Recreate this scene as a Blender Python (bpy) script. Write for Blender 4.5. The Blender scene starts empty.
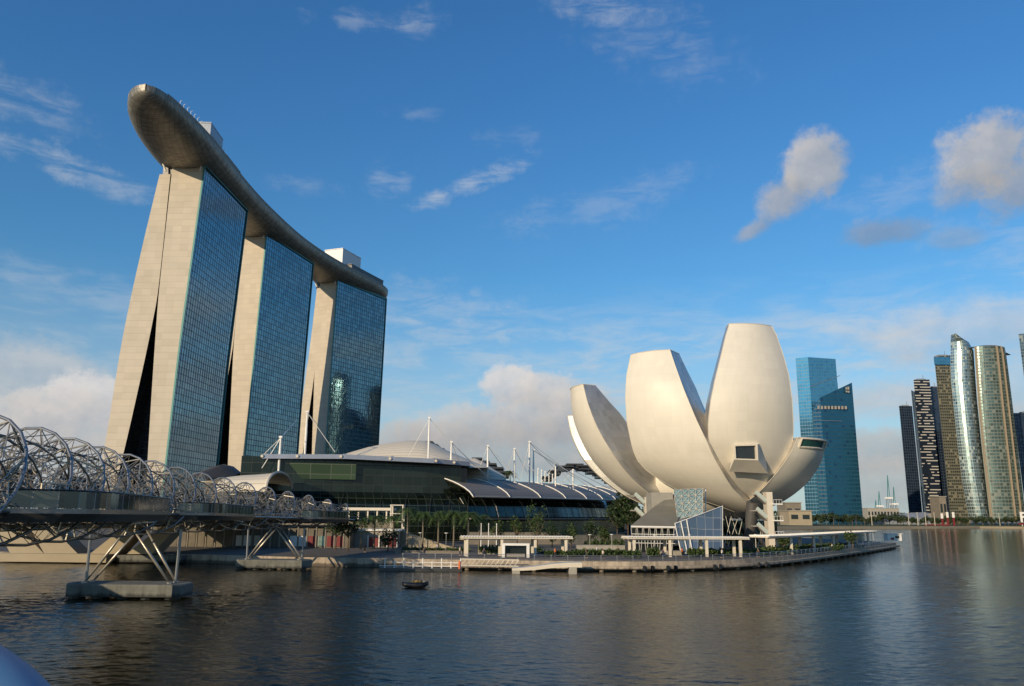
import bpy, math, random
from math import sin, cos, pi, radians, sqrt, atan2, exp
from mathutils import Vector

# ------------------------------------------------------------------ camera
sc = bpy.context.scene
COL = sc.collection
FPX = 800.0; PITCH = radians(12.1); ROLL = radians(0.5); CAMZ = 9.7
FW = Vector((0, cos(PITCH), sin(PITCH)))
RT0 = Vector((1, 0, 0)); UP0 = Vector((0, -sin(PITCH), cos(PITCH)))
RT = RT0 * cos(ROLL) + UP0 * sin(ROLL)
UPV = UP0 * cos(ROLL) - RT0 * sin(ROLL)
CP = Vector((0, 0, CAMZ))
cd = bpy.data.cameras.new("camera"); cam = bpy.data.objects.new("camera", cd); COL.objects.link(cam)
cd.sensor_width = 36; cd.lens = 36 * FPX / 1024; cd.clip_start = 0.05; cd.clip_end = 20000
from mathutils import Matrix
M = Matrix(((RT.x, UPV.x, -FW.x, CP.x), (RT.y, UPV.y, -FW.y, CP.y), (RT.z, UPV.z, -FW.z, CP.z), (0, 0, 0, 1)))
cam.matrix_world = M
sc.camera = cam

# ------------------------------------------------------------------ light
SUN_AZ = radians(-143)      # compass style: 0 = +Y, positive towards +X ; behind and to the left of the view
SUN_EL = radians(17)
sdir = Vector((sin(SUN_AZ) * cos(SUN_EL), cos(SUN_AZ) * cos(SUN_EL), sin(SUN_EL)))
sl = bpy.data.lights.new("sun", 'SUN'); so = bpy.data.objects.new("sun", sl); COL.objects.link(so)
sl.energy = 4.4; sl.angle = radians(0.5); sl.color = (1.0, 0.81, 0.56)
so.rotation_euler = sdir.to_track_quat('Z', 'Y').to_euler()
so.location = (-200, -200, 300)
sc.view_settings.view_transform = 'Standard'
sc.view_settings.look = 'None'
sc.view_settings.exposure = 0.0
sc.view_settings.gamma = 1.0
sc.view_settings.use_curve_mapping = False
sc.render.engine = 'CYCLES'
sc.cycles.max_bounces = 8
sc.cycles.caustics_reflective = True
sc.cycles.caustics_refractive = False
sc.cycles.sample_clamp_indirect = 6.0

SKY_STRENGTH = 0.11
w = bpy.data.worlds.new("World"); sc.world = w; w.use_nodes = True
NT = w.node_tree; NT.nodes.clear()


class NB:
    """tiny node building helper"""
    def __init__(s, nt): s.nt = nt
    def n(s, typ, **kw):
        nd = s.nt.nodes.new(typ)
        for k, v in kw.items(): setattr(nd, k, v)
        return nd
    def put(s, sock, v):
        if v is None: return
        if hasattr(v, 'default_value') and hasattr(v, 'links'): s.nt.links.new(v, sock)
        else: sock.default_value = v
    def m(s, op, a, b=None, c=None, clamp=False):
        nd = s.n('ShaderNodeMath', operation=op); nd.use_clamp = clamp
        s.put(nd.inputs[0], a); s.put(nd.inputs[1], b); s.put(nd.inputs[2], c)
        return nd.outputs[0]
    def vm(s, op, a, b=None):
        nd = s.n('ShaderNodeVectorMath', operation=op)
        s.put(nd.inputs[0], a); s.put(nd.inputs[1], b)
        return nd.outputs[0]
    def mix(s, f, a, b, blend='MIX'):
        nd = s.n('ShaderNodeMix', data_type='RGBA', blend_type=blend)
        s.put(nd.inputs[0], f); s.put(nd.inputs[6], a); s.put(nd.inputs[7], b)
        return nd.outputs[2]
    def ramp(s, x, lo, hi, a=0.0, b=1.0, smooth=True):
        nd = s.n('ShaderNodeMapRange'); nd.interpolation_type = 'SMOOTHSTEP' if smooth else 'LINEAR'
        s.put(nd.inputs[0], x); s.put(nd.inputs[1], lo); s.put(nd.inputs[2], hi); s.put(nd.inputs[3], a); s.put(nd.inputs[4], b)
        return nd.outputs[0]
    def noise(s, vec, scale, detail=4, rough=0.5, dist=0.0, dim='3D'):
        nd = s.n('ShaderNodeTexNoise'); nd.noise_dimensions = dim
        if vec is not None: s.put(nd.inputs['Vector'], vec)
        nd.inputs['Scale'].default_value = scale; nd.inputs['Detail'].default_value = detail
        nd.inputs['Roughness'].default_value = rough; nd.inputs['Distortion'].default_value = dist
        return nd.outputs[0]
    def mapping(s, vec, scale=(1, 1, 1), rot=(0, 0, 0), loc=(0, 0, 0)):
        nd = s.n('ShaderNodeMapping')
        s.put(nd.inputs[0], vec); nd.inputs['Scale'].default_value = scale
        nd.inputs['Rotation'].default_value = rot; nd.inputs['Location'].default_value = loc
        return nd.outputs[0]


def pix_dir(px, py):
    d = FW + RT * ((px - 512) / FPX) + UPV * ((343 - py) / FPX)
    return d.normalized()


def build_world():
    b = NB(NT)
    sky = b.n('ShaderNodeTexSky'); sky.sky_type = 'NISHITA'; sky.sun_disc = False
    sky.sun_elevation = SUN_EL; sky.sun_rotation = SUN_AZ
    sky.air_density = 1.0; sky.dust_density = 0.35; sky.ozone_density = 2.5; sky.altitude = 0
    tc = b.n('ShaderNodeTexCoord')
    vec = tc.outputs['Generated']
    sep = b.n('ShaderNodeSeparateXYZ'); NT.links.new(vec, sep.inputs[0])
    X, Y, Z = sep.outputs
    az = b.m('ARCTAN2', X, Y)
    el = b.m('ARCSINE', Z)
    comb = b.n('ShaderNodeCombineXYZ'); b.put(comb.inputs[0], az); b.put(comb.inputs[1], el)
    ae = comb.outputs[0]
    n1 = b.m('SUBTRACT', b.noise(ae, 9, 8, 0.6), 0.5)
    n2 = b.m('SUBTRACT', b.noise(ae, 30, 7, 0.65), 0.5)
    n3 = b.m('SUBTRACT', b.noise(ae, 95, 6, 0.65), 0.5)
    # shading offset noise (towards the sun, upper left)
    aes = b.vm('ADD', ae, (-0.012, 0.014, 0.0))
    n1s = b.m('SUBTRACT', b.noise(aes, 9, 8, 0.6), 0.5)
    n2s = b.m('SUBTRACT', b.noise(aes, 30, 7, 0.65), 0.5)
    base = sky.outputs[0]
    # deepen the blue of the clear sky a little, as the polarised morning sky shows
    tint = b.mix(b.ramp(el, radians(8), radians(34)), (0.56, 1.03, 1.22, 1), (SKY_T[0], SKY_T[1], SKY_T[2], 1))
    base = b.mix(1.0, base, tint, 'MULTIPLY')

    def blob(px, py, rx, ry, rot, amp, soft, dens, warp=1.0):
        d = pix_dir(px, py); a0 = atan2(d.x, d.y); e0 = math.asin(d.z)
        dx = b.m('MULTIPLY', b.m('SUBTRACT', az, a0), cos(e0)); dy = b.m('SUBTRACT', el, e0)
        c, s_ = cos(rot), sin(rot)
        u = b.m('DIVIDE', b.m('ADD', b.m('MULTIPLY', dx, c), b.m('MULTIPLY', dy, s_)), rx / FPX)
        v = b.m('DIVIDE', b.m('SUBTRACT', b.m('MULTIPLY', dy, c), b.m('MULTIPLY', dx, s_)), ry / FPX)
        r = b.m('SQRT', b.m('ADD', b.m('MULTIPLY', u, u), b.m('MULTIPLY', v, v)))
        return r, u, v

    col = base
    # thin high streaks
    mp = b.mapping(ae, (2.2, 9.0, 1.0), (0, 0, radians(-14)))
    cir = b.noise(mp, 2.6, 9, 0.62, 0.6)
    mp2 = b.mapping(ae, (5.0, 20.0, 1.0), (0, 0, radians(-20)))
    cir2 = b.noise(mp2, 3.0, 8, 0.6, 0.5)
    cirm = b.m('ADD', b.m('MULTIPLY', cir, 0.6), b.m('MULTIPLY', cir2, 0.4))

    def layer(col, dens, c):
        return b.mix(dens, col, c)
    HI = lambda k, r=1.0, g=1.0, bl=1.0: (k * r / SKY_STRENGTH, k * g / SKY_STRENGTH, k * bl / SKY_STRENGTH, 1)
    # wide veil of thin cloud above the skyline (stronger at right)
    band = b.m('MULTIPLY', b.ramp(el, radians(17), radians(10)), b.ramp(el, radians(-1), radians(5)))
    azm = b.ramp(az, radians(-40), radians(30), 0.35, 1.0)
    veil = b.m('MULTIPLY', b.m('MULTIPLY', band, azm), b.ramp(cirm, 0.42, 0.64))
    col = layer(col, b.m('MULTIPLY', veil, 0.75), HI(0.64, 0.93, 1.0, 1.05))
    horiz = b.ramp(el, radians(17), radians(0.0), 0.0, 0.70)
    col = layer(col, horiz, HI(0.50, 0.96, 1.0, 1.07))
    # cirrus wisps: centre px, radii px, rotation (deg, anticlockwise), strength
    for (px, py, rx, ry, rot, st) in CIRRUS:
        r, u, v = blob(px, py, rx, ry, radians(rot), 0, 0, 0)
        rr = b.m('ADD', r, b.m('MULTIPLY', b.m('ADD', n2, b.m('MULTIPLY', n1, 0.8)), -2.2))
        k = b.m('MULTIPLY', b.ramp(rr, 1.15, 0.1), b.ramp(cir2, 0.34, 0.66))
        k = b.m('MULTIPLY', k, st * 0.5)
        col = layer(col, k, HI(0.60, 0.95, 1.0, 1.06))
    # cumulus: soft-edged masses, lit from upper left
    for (px, py, rx, ry, rot, st, bright, soft) in CUMULUS:
        r, u, v = blob(px, py, rx, ry, radians(rot), 0, 0, 0)
        nn = b.m('ADD', b.m('MULTIPLY', n1, 1.5), b.m('MULTIPLY', n2, 0.55))
        ns = b.m('ADD', b.m('MULTIPLY', n1s, 1.5), b.m('MULTIPLY', n2s, 0.55))
        rr = b.m('SUBTRACT', r, b.m('ADD', b.m('MULTIPLY', nn, 1.15), b.m('MULTIPLY', n3, 0.45)))
        k = b.m('MULTIPLY', b.ramp(rr, 1.0 + soft * 0.25, 1.0 - soft * 0.75), st)
        sh = b.m('ADD', b.m('MULTIPLY', b.m('SUBTRACT', nn, ns), 0.9), b.m('MULTIPLY', b.m('SUBTRACT', v, b.m('MULTIPLY', u, 0.5)), 0.33))
        lit = b.ramp(sh, -0.45, 0.5)
        cc = b.mix(lit, HI(bright * 0.68, 0.92, 1.0, 1.12), HI(bright, 1.06, 1.0, 0.95))
        col = layer(col, k, cc)
    bg = b.n('ShaderNodeBackground'); bg.inputs[1].default_value = SKY_STRENGTH
    NT.links.new(col, bg.inputs[0])
    out = b.n('ShaderNodeOutputWorld'); NT.links.new(bg.outputs[0], out.inputs[0])


SKY_T = (0.47, 1.02, 1.42)
CIRRUS = [
    (18, 97, 60, 24, -12, 0.55), (28, 152, 60, 14, -10, 0.75), (110, 185, 55, 11, -4, 0.55),
    (362, 18, 45, 12, 5, 0.5), (418, 25, 26, 18, 30, 0.45), (392, 180, 26, 18, 25, 0.55),
    (478, 180, 70, 11, 24, 0.95), (438, 197, 20, 10, 10, 0.6), (425, 113, 40, 10, 2, 0.35),
    (655, 42, 80, 38, -22, 0.35), (590, 8, 60, 14, -10, 0.5), (600, 205, 130, 22, 12, 0.4),
    (1000, 240, 60, 30, 0, 0.5), (440, 315, 120, 34, -6, 0.6), (900, 190, 60, 26, 10, 0.4),
    (60, 280, 130, 18, -8, 0.35), (300, 185, 40, 12, 0, 0.3), (515, 135, 40, 12, 0, 0.3),
]
CUMULUS = [
    # px, py, rx, ry, rot, strength, brightness, softness
    (812, 166, 33, 27, 20, 0.85, 0.56, 0.6), (782, 198, 26, 20, 35, 0.75, 0.50, 0.7), (752, 230, 24, 9, 25, 0.6, 0.46, 0.8),
    (992, 152, 42, 36, 25, 0.85, 0.56, 0.6), (1030, 180, 44, 34, 0, 0.7, 0.44, 0.7), (965, 185, 28, 18, 20, 0.5, 0.46, 0.8), (880, 233, 36, 14, 0, 0.5, 0.36, 0.8),
    (955, 238, 22, 10, 0, 0.3, 0.42, 0.9),
    (40, 378, 100, 30, -6, 0.55, 0.62, 0.8), (88, 398, 40, 26, 10, 0.85, 0.74, 0.4), (50, 412, 40, 24, 0, 0.8, 0.66, 0.45), (10, 425, 60, 30, 0, 0.75, 0.60, 0.6), (100, 425, 60, 30, 0, 0.7, 0.62, 0.6),
    (510, 385, 34, 22, -5, 0.9, 0.72, 0.45), (550, 392, 34, 22, -5, 0.85, 0.68, 0.5), (470, 428, 70, 26, 0, 0.75, 0.60, 0.6), (580, 415, 56, 34, 0, 0.8, 0.62, 0.6), (530, 420, 60, 30, 0, 0.8, 0.58, 0.6),
    (430, 440, 60, 20, 0, 0.6, 0.52, 0.6), (530, 452, 180, 34, 0, 0.7, 0.46, 0.7),
    (868, 452, 52, 22, 0, 0.7, 0.50, 0.6), (900, 482, 80, 30, 0, 0.7, 0.50, 0.7), (960, 330, 110, 30, 0, 0.45, 0.66, 0.9),
    (890, 395, 60, 22, 0, 0.4, 0.64, 0.9), (640, 470, 120, 34, 0, 0.6, 0.50, 0.7),
    (70, 470, 120, 40, 0, 0.65, 0.54, 0.7), (990, 400, 60, 40, 0, 0.45, 0.60, 0.8),
]
build_world()

# ------------------------------------------------------------------ measuring helpers (photo pixel + known depth / height -> metres)
def ray(px, py): return FW + RT * ((px - 512) / FPX) + UPV * ((343 - py) / FPX)
def P(px, py, Y):
    r = ray(px, py); return CP + r * (Y / r.y)
def G(px, py, z):
    r = ray(px, py); return CP + r * ((z - CAMZ) / r.z)
def proj(q):
    d = Vector(q) - CP; k = d.dot(FW)
    return 512 + FPX * d.dot(RT) / k, 343 - FPX * d.dot(UPV) / k
def ZH(py, px, Y): return P(px, py, Y).z
def XW(px, Y, z):
    """world x of a vertical line seen at pixel px at height z and depth Y"""
    lo, hi = -3000.0, 3000.0
    for _ in range(50):
        m_ = (lo + hi) / 2
        if proj((m_, Y, z))[0] < px: lo = m_
        else: hi = m_
    return (lo + hi) / 2
def lerp_tab(tab, x):
    if x <= tab[0][0]: return tab[0][1]
    for (a, va), (b_, vb) in zip(tab, tab[1:]):
        if x <= b_: return va + (vb - va) * (x - a) / (b_ - a)
    return tab[-1][1]


# ------------------------------------------------------------------ mesh builder
class MB:
    def __init__(s): s.v = []; s.f = []; s.uv = []; s.mi = []
    def face(s, pts, uv=None, m=0):
        i = len(s.v); s.v += [tuple(p) for p in pts]; s.f.append(tuple(range(i, i + len(pts))))
        s.uv.append(uv if uv else [(0, 0)] * len(pts)); s.mi.append(m)
    def wall(s, a, b, z0, z1, m=0, z1b=None, u0=0):
        L = sqrt((b[0] - a[0]) ** 2 + (b[1] - a[1]) ** 2); zb = z1 if z1b is None else z1b
        s.face([(a[0], a[1], z0), (b[0], b[1], z0), (b[0], b[1], zb), (a[0], a[1], z1)], [(u0, z0), (u0 + L, z0), (u0 + L, zb), (u0, z1)], m)
        return u0 + L
    def prism(s, poly, z0, z1, m=0, mt=None, bottom=True, tops=None):
        """poly counter-clockwise seen from above; tops = height per corner"""
        n = len(poly); u = 0
        for i in range(n):
            j = (i + 1) % n
            u = s.wall(poly[i], poly[j], z0, tops[i] if tops else z1, m, tops[j] if tops else z1, u)
        mt = m if mt is None else mt
        s.face([(p[0], p[1], tops[i] if tops else z1) for i, p in enumerate(poly)], [(p[0], p[1]) for p in poly], mt)
        if bottom: s.face([(p[0], p[1], z0) for p in reversed(poly)], [(p[0], p[1]) for p in reversed(poly)], mt)
    def box(s, c, size, rz=0.0, m=0):
        hx, hy, hz = size[0] / 2, size[1] / 2, size[2] / 2; co, si = cos(rz), sin(rz)
        poly = [(c[0] + x * co - y * si, c[1] + x * si + y * co) for x, y in ((-hx, -hy), (hx, -hy), (hx, hy), (-hx, hy))]
        s.prism(poly, c[2] - hz, c[2] + hz, m)
    def bar(s, a, b, wdt, hgt, m=0):
        """rectangular bar between two points"""
        a = Vector(a); b = Vector(b); d = (b - a).normalized()
        up = Vector((0, 0, 1)) if abs(d.z) < 0.95 else Vector((1, 0, 0))
        r = d.cross(up).normalized() * (wdt / 2); u = r.cross(d).normalized() * (hgt / 2)
        A = [a - r - u, a + r - u, a + r + u, a - r + u]; B = [p + (b - a) for p in A]
        L = (b - a).length
        for i in range(4):
            j = (i + 1) % 4
            s.face([A[j], A[i], B[i], B[j]], [(0, 0), (wdt, 0), (wdt, L), (0, L)], m)
        s.face(A, None, m); s.face(B[::-1], None, m)
    def tube(s, pts, r, n=6, m=0, caps=True):
        pts = [Vector(p) for p in pts]; rs = r if isinstance(r, (list, tuple)) else [r] * len(pts)
        rings = []; ref = None
        for i, p in enumerate(pts):
            d = (pts[min(i + 1, len(pts) - 1)] - pts[max(i - 1, 0)])
            if d.length < 1e-6: d = Vector((0, 0, 1))
            d.normalize()
            if ref is None: ref = Vector((0, 0, 1)) if abs(d.z) < 0.9 else Vector((1, 0, 0))
            x = d.cross(ref)
            if x.length < 1e-4: x = d.cross(Vector((0, 1, 0)))
            x.normalize(); y = x.cross(d).normalized(); ref = y
            rings.append([p + (x * cos(2 * pi * k / n) + y * sin(2 * pi * k / n)) * rs[i] for k in range(n)])
        s.loft(rings, m, True, caps)
    def loft(s, rings, m=0, closed=True, caps=False, flip=False):
        n = len(rings[0]); i0 = len(s.v)
        for rg in rings: s.v += [tuple(p) for p in rg]
        us = []
        for rg in rings:
            u = [0.0]
            for k in range(1, n + 1): u.append(u[-1] + (Vector(rg[k % n]) - Vector(rg[k - 1])).length)
            us.append(u)
        vs = [0.0]
        for a, b in zip(rings, rings[1:]): vs.append(vs[-1] + (Vector(b[n // 2]) - Vector(a[n // 2])).length)
        for i in range(len(rings) - 1):
            for k in range(n if closed else n - 1):
                k2 = (k + 1) % n
                f = (i0 + i * n + k, i0 + i * n + k2, i0 + (i + 1) * n + k2, i0 + (i + 1) * n + k)
                u = [(us[i][k], vs[i]), (us[i][k + 1], vs[i]), (us[i + 1][k + 1], vs[i + 1]), (us[i + 1][k], vs[i + 1])]
                if flip: f = f[::-1]; u = u[::-1]
                s.f.append(f); s.uv.append(u); s.mi.append(m)
        if caps:
            s.f.append(tuple(i0 + k for k in range(n))[::-1]); s.uv.append([(0, 0)] * n); s.mi.append(m)
            e = i0 + (len(rings) - 1) * n
            s.f.append(tuple(e + k for k in range(n))); s.uv.append([(0, 0)] * n); s.mi.append(m)
    def build(s, name, mats, parent=None, smooth=False, label=None, angle=None):
        if not isinstance(mats, (list, tuple)): mats = [mats]
        off = Vector((0, 0, 0)); q = parent
        while q is not None: off += q.location; q = q.parent
        me = bpy.data.meshes.new(name)
        me.from_pydata([(x - off.x, y - off.y, z - off.z) for x, y, z in s.v], [], s.f)
        ul = me.uv_layers.new(name="UVMap")
        flat = [c for f in s.uv for p in f for c in p]
        ul.data.foreach_set('uv', flat)
        for mt in mats: me.materials.append(mt)
        me.polygons.foreach_set('material_index', s.mi)
        if smooth: me.polygons.foreach_set('use_smooth', [True] * len(s.f))
        me.update()
        if smooth and angle: me.set_sharp_from_angle(angle=radians(angle))
        o = bpy.data.objects.new(name, me); COL.objects.link(o)
        if parent: o.parent = parent
        if label: o['label'] = label
        return o


def thing(name, label, cat, loc=(0, 0, 0), group=None, kind=None):
    o = bpy.data.objects.new(name, None); COL.objects.link(o); o.location = loc
    o.empty_display_size = 0.5
    o['label'] = label; o['category'] = cat
    if group: o['group'] = group
    return o
def tag(o, label=None, cat=None, group=None, kind=None):
    if label: o['label'] = label
    if cat: o['category'] = cat
    if group: o['group'] = group
    if kind: o['kind'] = kind
    return o
def copy_tree(o, loc=None, rz=None, label=None, parent=None, scale=None):
    c = o.copy(); COL.objects.link(c)
    if parent is not None: c.parent = parent
    if loc is not None: c.location = loc
    if rz is not None: c.rotation_euler = (0, 0, rz)
    if scale is not None: c.scale = (scale, scale, scale)
    if label: c['label'] = label
    for ch in [k for k in o.children]: copy_tree(ch, parent=c)
    return c


# ------------------------------------------------------------------ materials
def newmat(name):
    m = bpy.data.materials.new(name); m.use_nodes = True; nt = m.node_tree
    for n in list(nt.nodes):
        if n.type != 'BSDF_PRINCIPLED' and n.type != 'OUTPUT_MATERIAL': nt.nodes.remove(n)
    bs = [n for n in nt.nodes if n.type == 'BSDF_PRINCIPLED'][0]
    return m, NB(nt), bs
def c4(c): return (c[0], c[1], c[2], 1)
def plain(name, col, rough=0.6, metal=0.0, var=0.12, scale=0.6, bump=0.0, spec=0.5, bscale=None, tide=False):
    m, b, bs = newmat(name)
    tc = b.n('ShaderNodeTexCoord')
    n = b.noise(tc.outputs['Object'], scale, 6, 0.6)
    n2 = b.noise(tc.outputs['Object'], scale * 9, 4, 0.6)
    k = b.ramp(b.m('ADD', b.m('MULTIPLY', n, 0.7), b.m('MULTIPLY', n2, 0.3)), 0.3, 0.7, 1 - var, 1 + var, False)
    if tide:      # algae and damp below the high-water line, rust streaks above it
        gp = b.n('ShaderNodeNewGeometry'); sz = b.n('ShaderNodeSeparateXYZ'); b.nt.links.new(gp.outputs['Position'], sz.inputs[0])
        ns = b.noise(b.mapping(tc.outputs['Object'], (1.2, 1.2, 0.15)), 1.0, 5, 0.6)
        k = b.m('MULTIPLY', k, b.ramp(b.m('ADD', sz.outputs[2], b.m('MULTIPLY', ns, -0.9)), -0.1, 0.35, 0.28, 1.0))
        k = b.m('MULTIPLY', k, b.ramp(ns, 0.42, 0.7, 1.0, 0.62))
    nd = b.vm('SCALE', c4(col)[:3]); b.nt.links.new(k, nd.node.inputs['Scale'])
    b.nt.links.new(nd, bs.inputs['Base Color'])
    bs.inputs['Roughness'].default_value = rough; bs.inputs['Metallic'].default_value = metal
    bs.inputs['Specular IOR Level'].default_value = spec
    if bump:
        bp = b.n('ShaderNodeBump'); bp.inputs['Strength'].default_value = 1; bp.inputs['Distance'].default_value = bump
        b.nt.links.new(b.noise(tc.outputs['Object'], bscale or scale * 5, 5, 0.6), bp.inputs['Height'])
        b.nt.links.new(bp.outputs[0], bs.inputs['Normal'])
    return m
def uvxy(b):
    tc = b.n('ShaderNodeTexCoord'); sp = b.n('ShaderNodeSeparateXYZ'); b.nt.links.new(tc.outputs['UV'], sp.inputs[0])
    return tc.outputs['UV'], sp.outputs[0], sp.outputs[1]
def lines(b, x, period, frac, off=0.0):
    t = b.m('FRACT', b.m('ADD', b.m('DIVIDE', x, period), off + 100.0))
    return b.m('LESS_THAN', t, frac)
def cells(b, U, V_, pu, pv):
    cb = b.n('ShaderNodeCombineXYZ')
    b.put(cb.inputs[0], b.m('FLOOR', b.m('DIVIDE', U, pu))); b.put(cb.inputs[1], b.m('FLOOR', b.m('DIVIDE', V_, pv)))
    wn = b.n('ShaderNodeTexWhiteNoise'); wn.noise_dimensions = '2D'; b.nt.links.new(cb.outputs[0], wn.inputs[0])
    return wn
def facade(name, glass, frame, fh=3.6, bw=3.0, hf=0.15, vf=0.1, metal=0.75, rough=0.05, var=0.5, wav=0.02, blind=0.0, blindc=(0.4, 0.4, 0.35), frame_rough=0.5, frame_metal=0.0, dark=0.0, darkc=(0.01, 0.015, 0.02)):
    """curtain wall in metres: floors, bays, per-pane variation, slight warps in the glass"""
    m, b, bs = newmat(name)
    uv, U, V_ = uvxy(b)
    hl = lines(b, V_, fh, hf); vl = lines(b, U, bw, vf)
    ln = b.m('MAXIMUM', hl, vl)
    wn = cells(b, U, V_, bw, fh)
    g = b.vm('SCALE', glass); b.nt.links.new(b.ramp(wn.outputs[0], 0, 1, 1 - var, 1 + var * 0.6, False), g.node.inputs['Scale'])
    met = metal
    gm = b.m('MULTIPLY', metal, 1.0)
    if blind > 0:
        sepc = b.n('ShaderNodeSeparateXYZ'); b.nt.links.new(wn.outputs[1], sepc.inputs[0])
        isb = b.m('LESS_THAN', sepc.outputs[1], blind)
        g = b.mix(isb, g, c4(blindc)); gm = b.m('MULTIPLY', b.m('SUBTRACT', 1.0, isb), metal)
    if dark > 0:
        sepc = b.n('ShaderNodeSeparateXYZ'); b.nt.links.new(wn.outputs[1], sepc.inputs[0])
        isd = b.m('LESS_THAN', sepc.outputs[2], dark)
        g = b.mix(isd, g, c4(darkc))
    col = b.mix(ln, g, c4(frame))
    b.nt.links.new(col, bs.inputs['Base Color'])
    b.nt.links.new(b.m('ADD', b.m('MULTIPLY', gm, b.m('SUBTRACT', 1.0, ln)), b.m('MULTIPLY', ln, frame_metal)), bs.inputs['Metallic'])
    b.nt.links.new(b.m('ADD', b.m('MULTIPLY', ln, frame_rough - rough), rough), bs.inputs['Roughness'])
    bp = b.n('ShaderNodeBump'); bp.inputs['Strength'].default_value = 1; bp.inputs['Distance'].default_value = wav
    hgt = b.m('ADD', b.noise(uv, 0.22, 3, 0.5), b.m('MULTIPLY', wn.outputs[0], 0.0))
    b.nt.links.new(hgt, bp.inputs['Height']); b.nt.links.new(bp.outputs[0], bs.inputs['Normal'])
    return m
def leafmat(name, a, bcol):
    m, b, bs = newmat(name)
    tc = b.n('ShaderNodeTexCoord'); oi = b.n('ShaderNodeObjectInfo'); geo = b.n('ShaderNodeNewGeometry')
    n = b.noise(tc.outputs['Object'], 0.9, 4, 0.6)
    f = b.m('ADD', b.m('MULTIPLY', n, 0.75), b.m('MULTIPLY', geo.outputs['Random Per Island'], 0.4))
    col = b.mix(b.ramp(f, 0.3, 0.85), c4(a), c4(bcol))
    b.nt.links.new(col, bs.inputs['Base Color']); bs.inputs['Roughness'].default_value = 0.6
    bs.inputs['Specular IOR Level'].default_value = 0.3
    return m

MT = {}
MT['concrete'] = plain('concrete', (0.20, 0.17, 0.13), 0.85, var=0.25, scale=0.35, bump=0.01)
MT['quay_stone'] = plain('quay_stone', (0.38, 0.31, 0.23), 0.85, var=0.35, scale=0.5, bump=0.01, tide=True)
MT['pale_concrete'] = plain('pale_concrete', (0.30, 0.275, 0.23), 0.8, var=0.2, scale=0.5)
MT['pontoon'] = plain('pontoon', (0.15, 0.15, 0.13), 0.85, var=0.35, scale=0.7, bump=0.02, tide=True)
MT['dark'] = plain('dark', (0.02, 0.02, 0.022), 0.5)
MT['dark_glass'] = plain('dark_glass', (0.015, 0.02, 0.02), 0.08, spec=0.6)
MT['white_paint'] = plain('white_paint', (0.75, 0.72, 0.66), 0.45, var=0.08)
MT['cream_paint'] = plain('cream_paint', (0.60, 0.53, 0.42), 0.55, var=0.1)
MT['pave'] = plain('pave', (0.09, 0.08, 0.068), 0.85, var=0.3, scale=0.4)
MT['steel'] = plain('steel', (0.42, 0.40, 0.37), 0.35, metal=0.85, var=0.15, scale=0.8)
MT['blue_steel'] = plain('blue_steel', (0.27, 0.275, 0.28), 0.4, metal=0.75, var=0.15, scale=0.8)
MT['dark_steel'] = plain('dark_steel', (0.07, 0.068, 0.066), 0.4, metal=0.6, var=0.2)
MT['leaf'] = leafmat('leaf', (0.018, 0.035, 0.010), (0.07, 0.105, 0.028))
MT['leaf_dark'] = leafmat('leaf_dark', (0.010, 0.022, 0.008), (0.035, 0.06, 0.018))
MT['leaf_palm'] = leafmat('leaf_palm', (0.02, 0.045, 0.012), (0.08, 0.12, 0.03))
MT['leaf_dry'] = leafmat('leaf_dry', (0.06, 0.055, 0.02), (0.16, 0.14, 0.05))
MT['bark'] = plain('bark', (0.13, 0.09, 0.06), 0.9, var=0.3, scale=2)
MT['palm_bark'] = plain('palm_bark', (0.17, 0.14, 0.10), 0.9, var=0.3, scale=2)
MT['sand'] = plain('sand', (0.34, 0.28, 0.19), 0.9, var=0.15, scale=0.05)
MT['red'] = plain('red', (0.16, 0.015, 0.015), 0.6)
MT['shaded_arcade_wall'] = plain('shaded_arcade_wall', (0.14, 0.12, 0.09), 0.85, var=0.3)  # arcade wall colour, darkened to stand for the shade it lies in
MT['orange'] = plain('orange', (0.65, 0.14, 0.03), 0.5)
MT['navy'] = plain('navy', (0.02, 0.03, 0.06), 0.7)
MT['skin'] = plain('skin', (0.35, 0.2, 0.13), 0.6)
MT['grass'] = plain('grass', (0.05, 0.07, 0.02), 0.9, var=0.4, scale=0.3)


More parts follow.
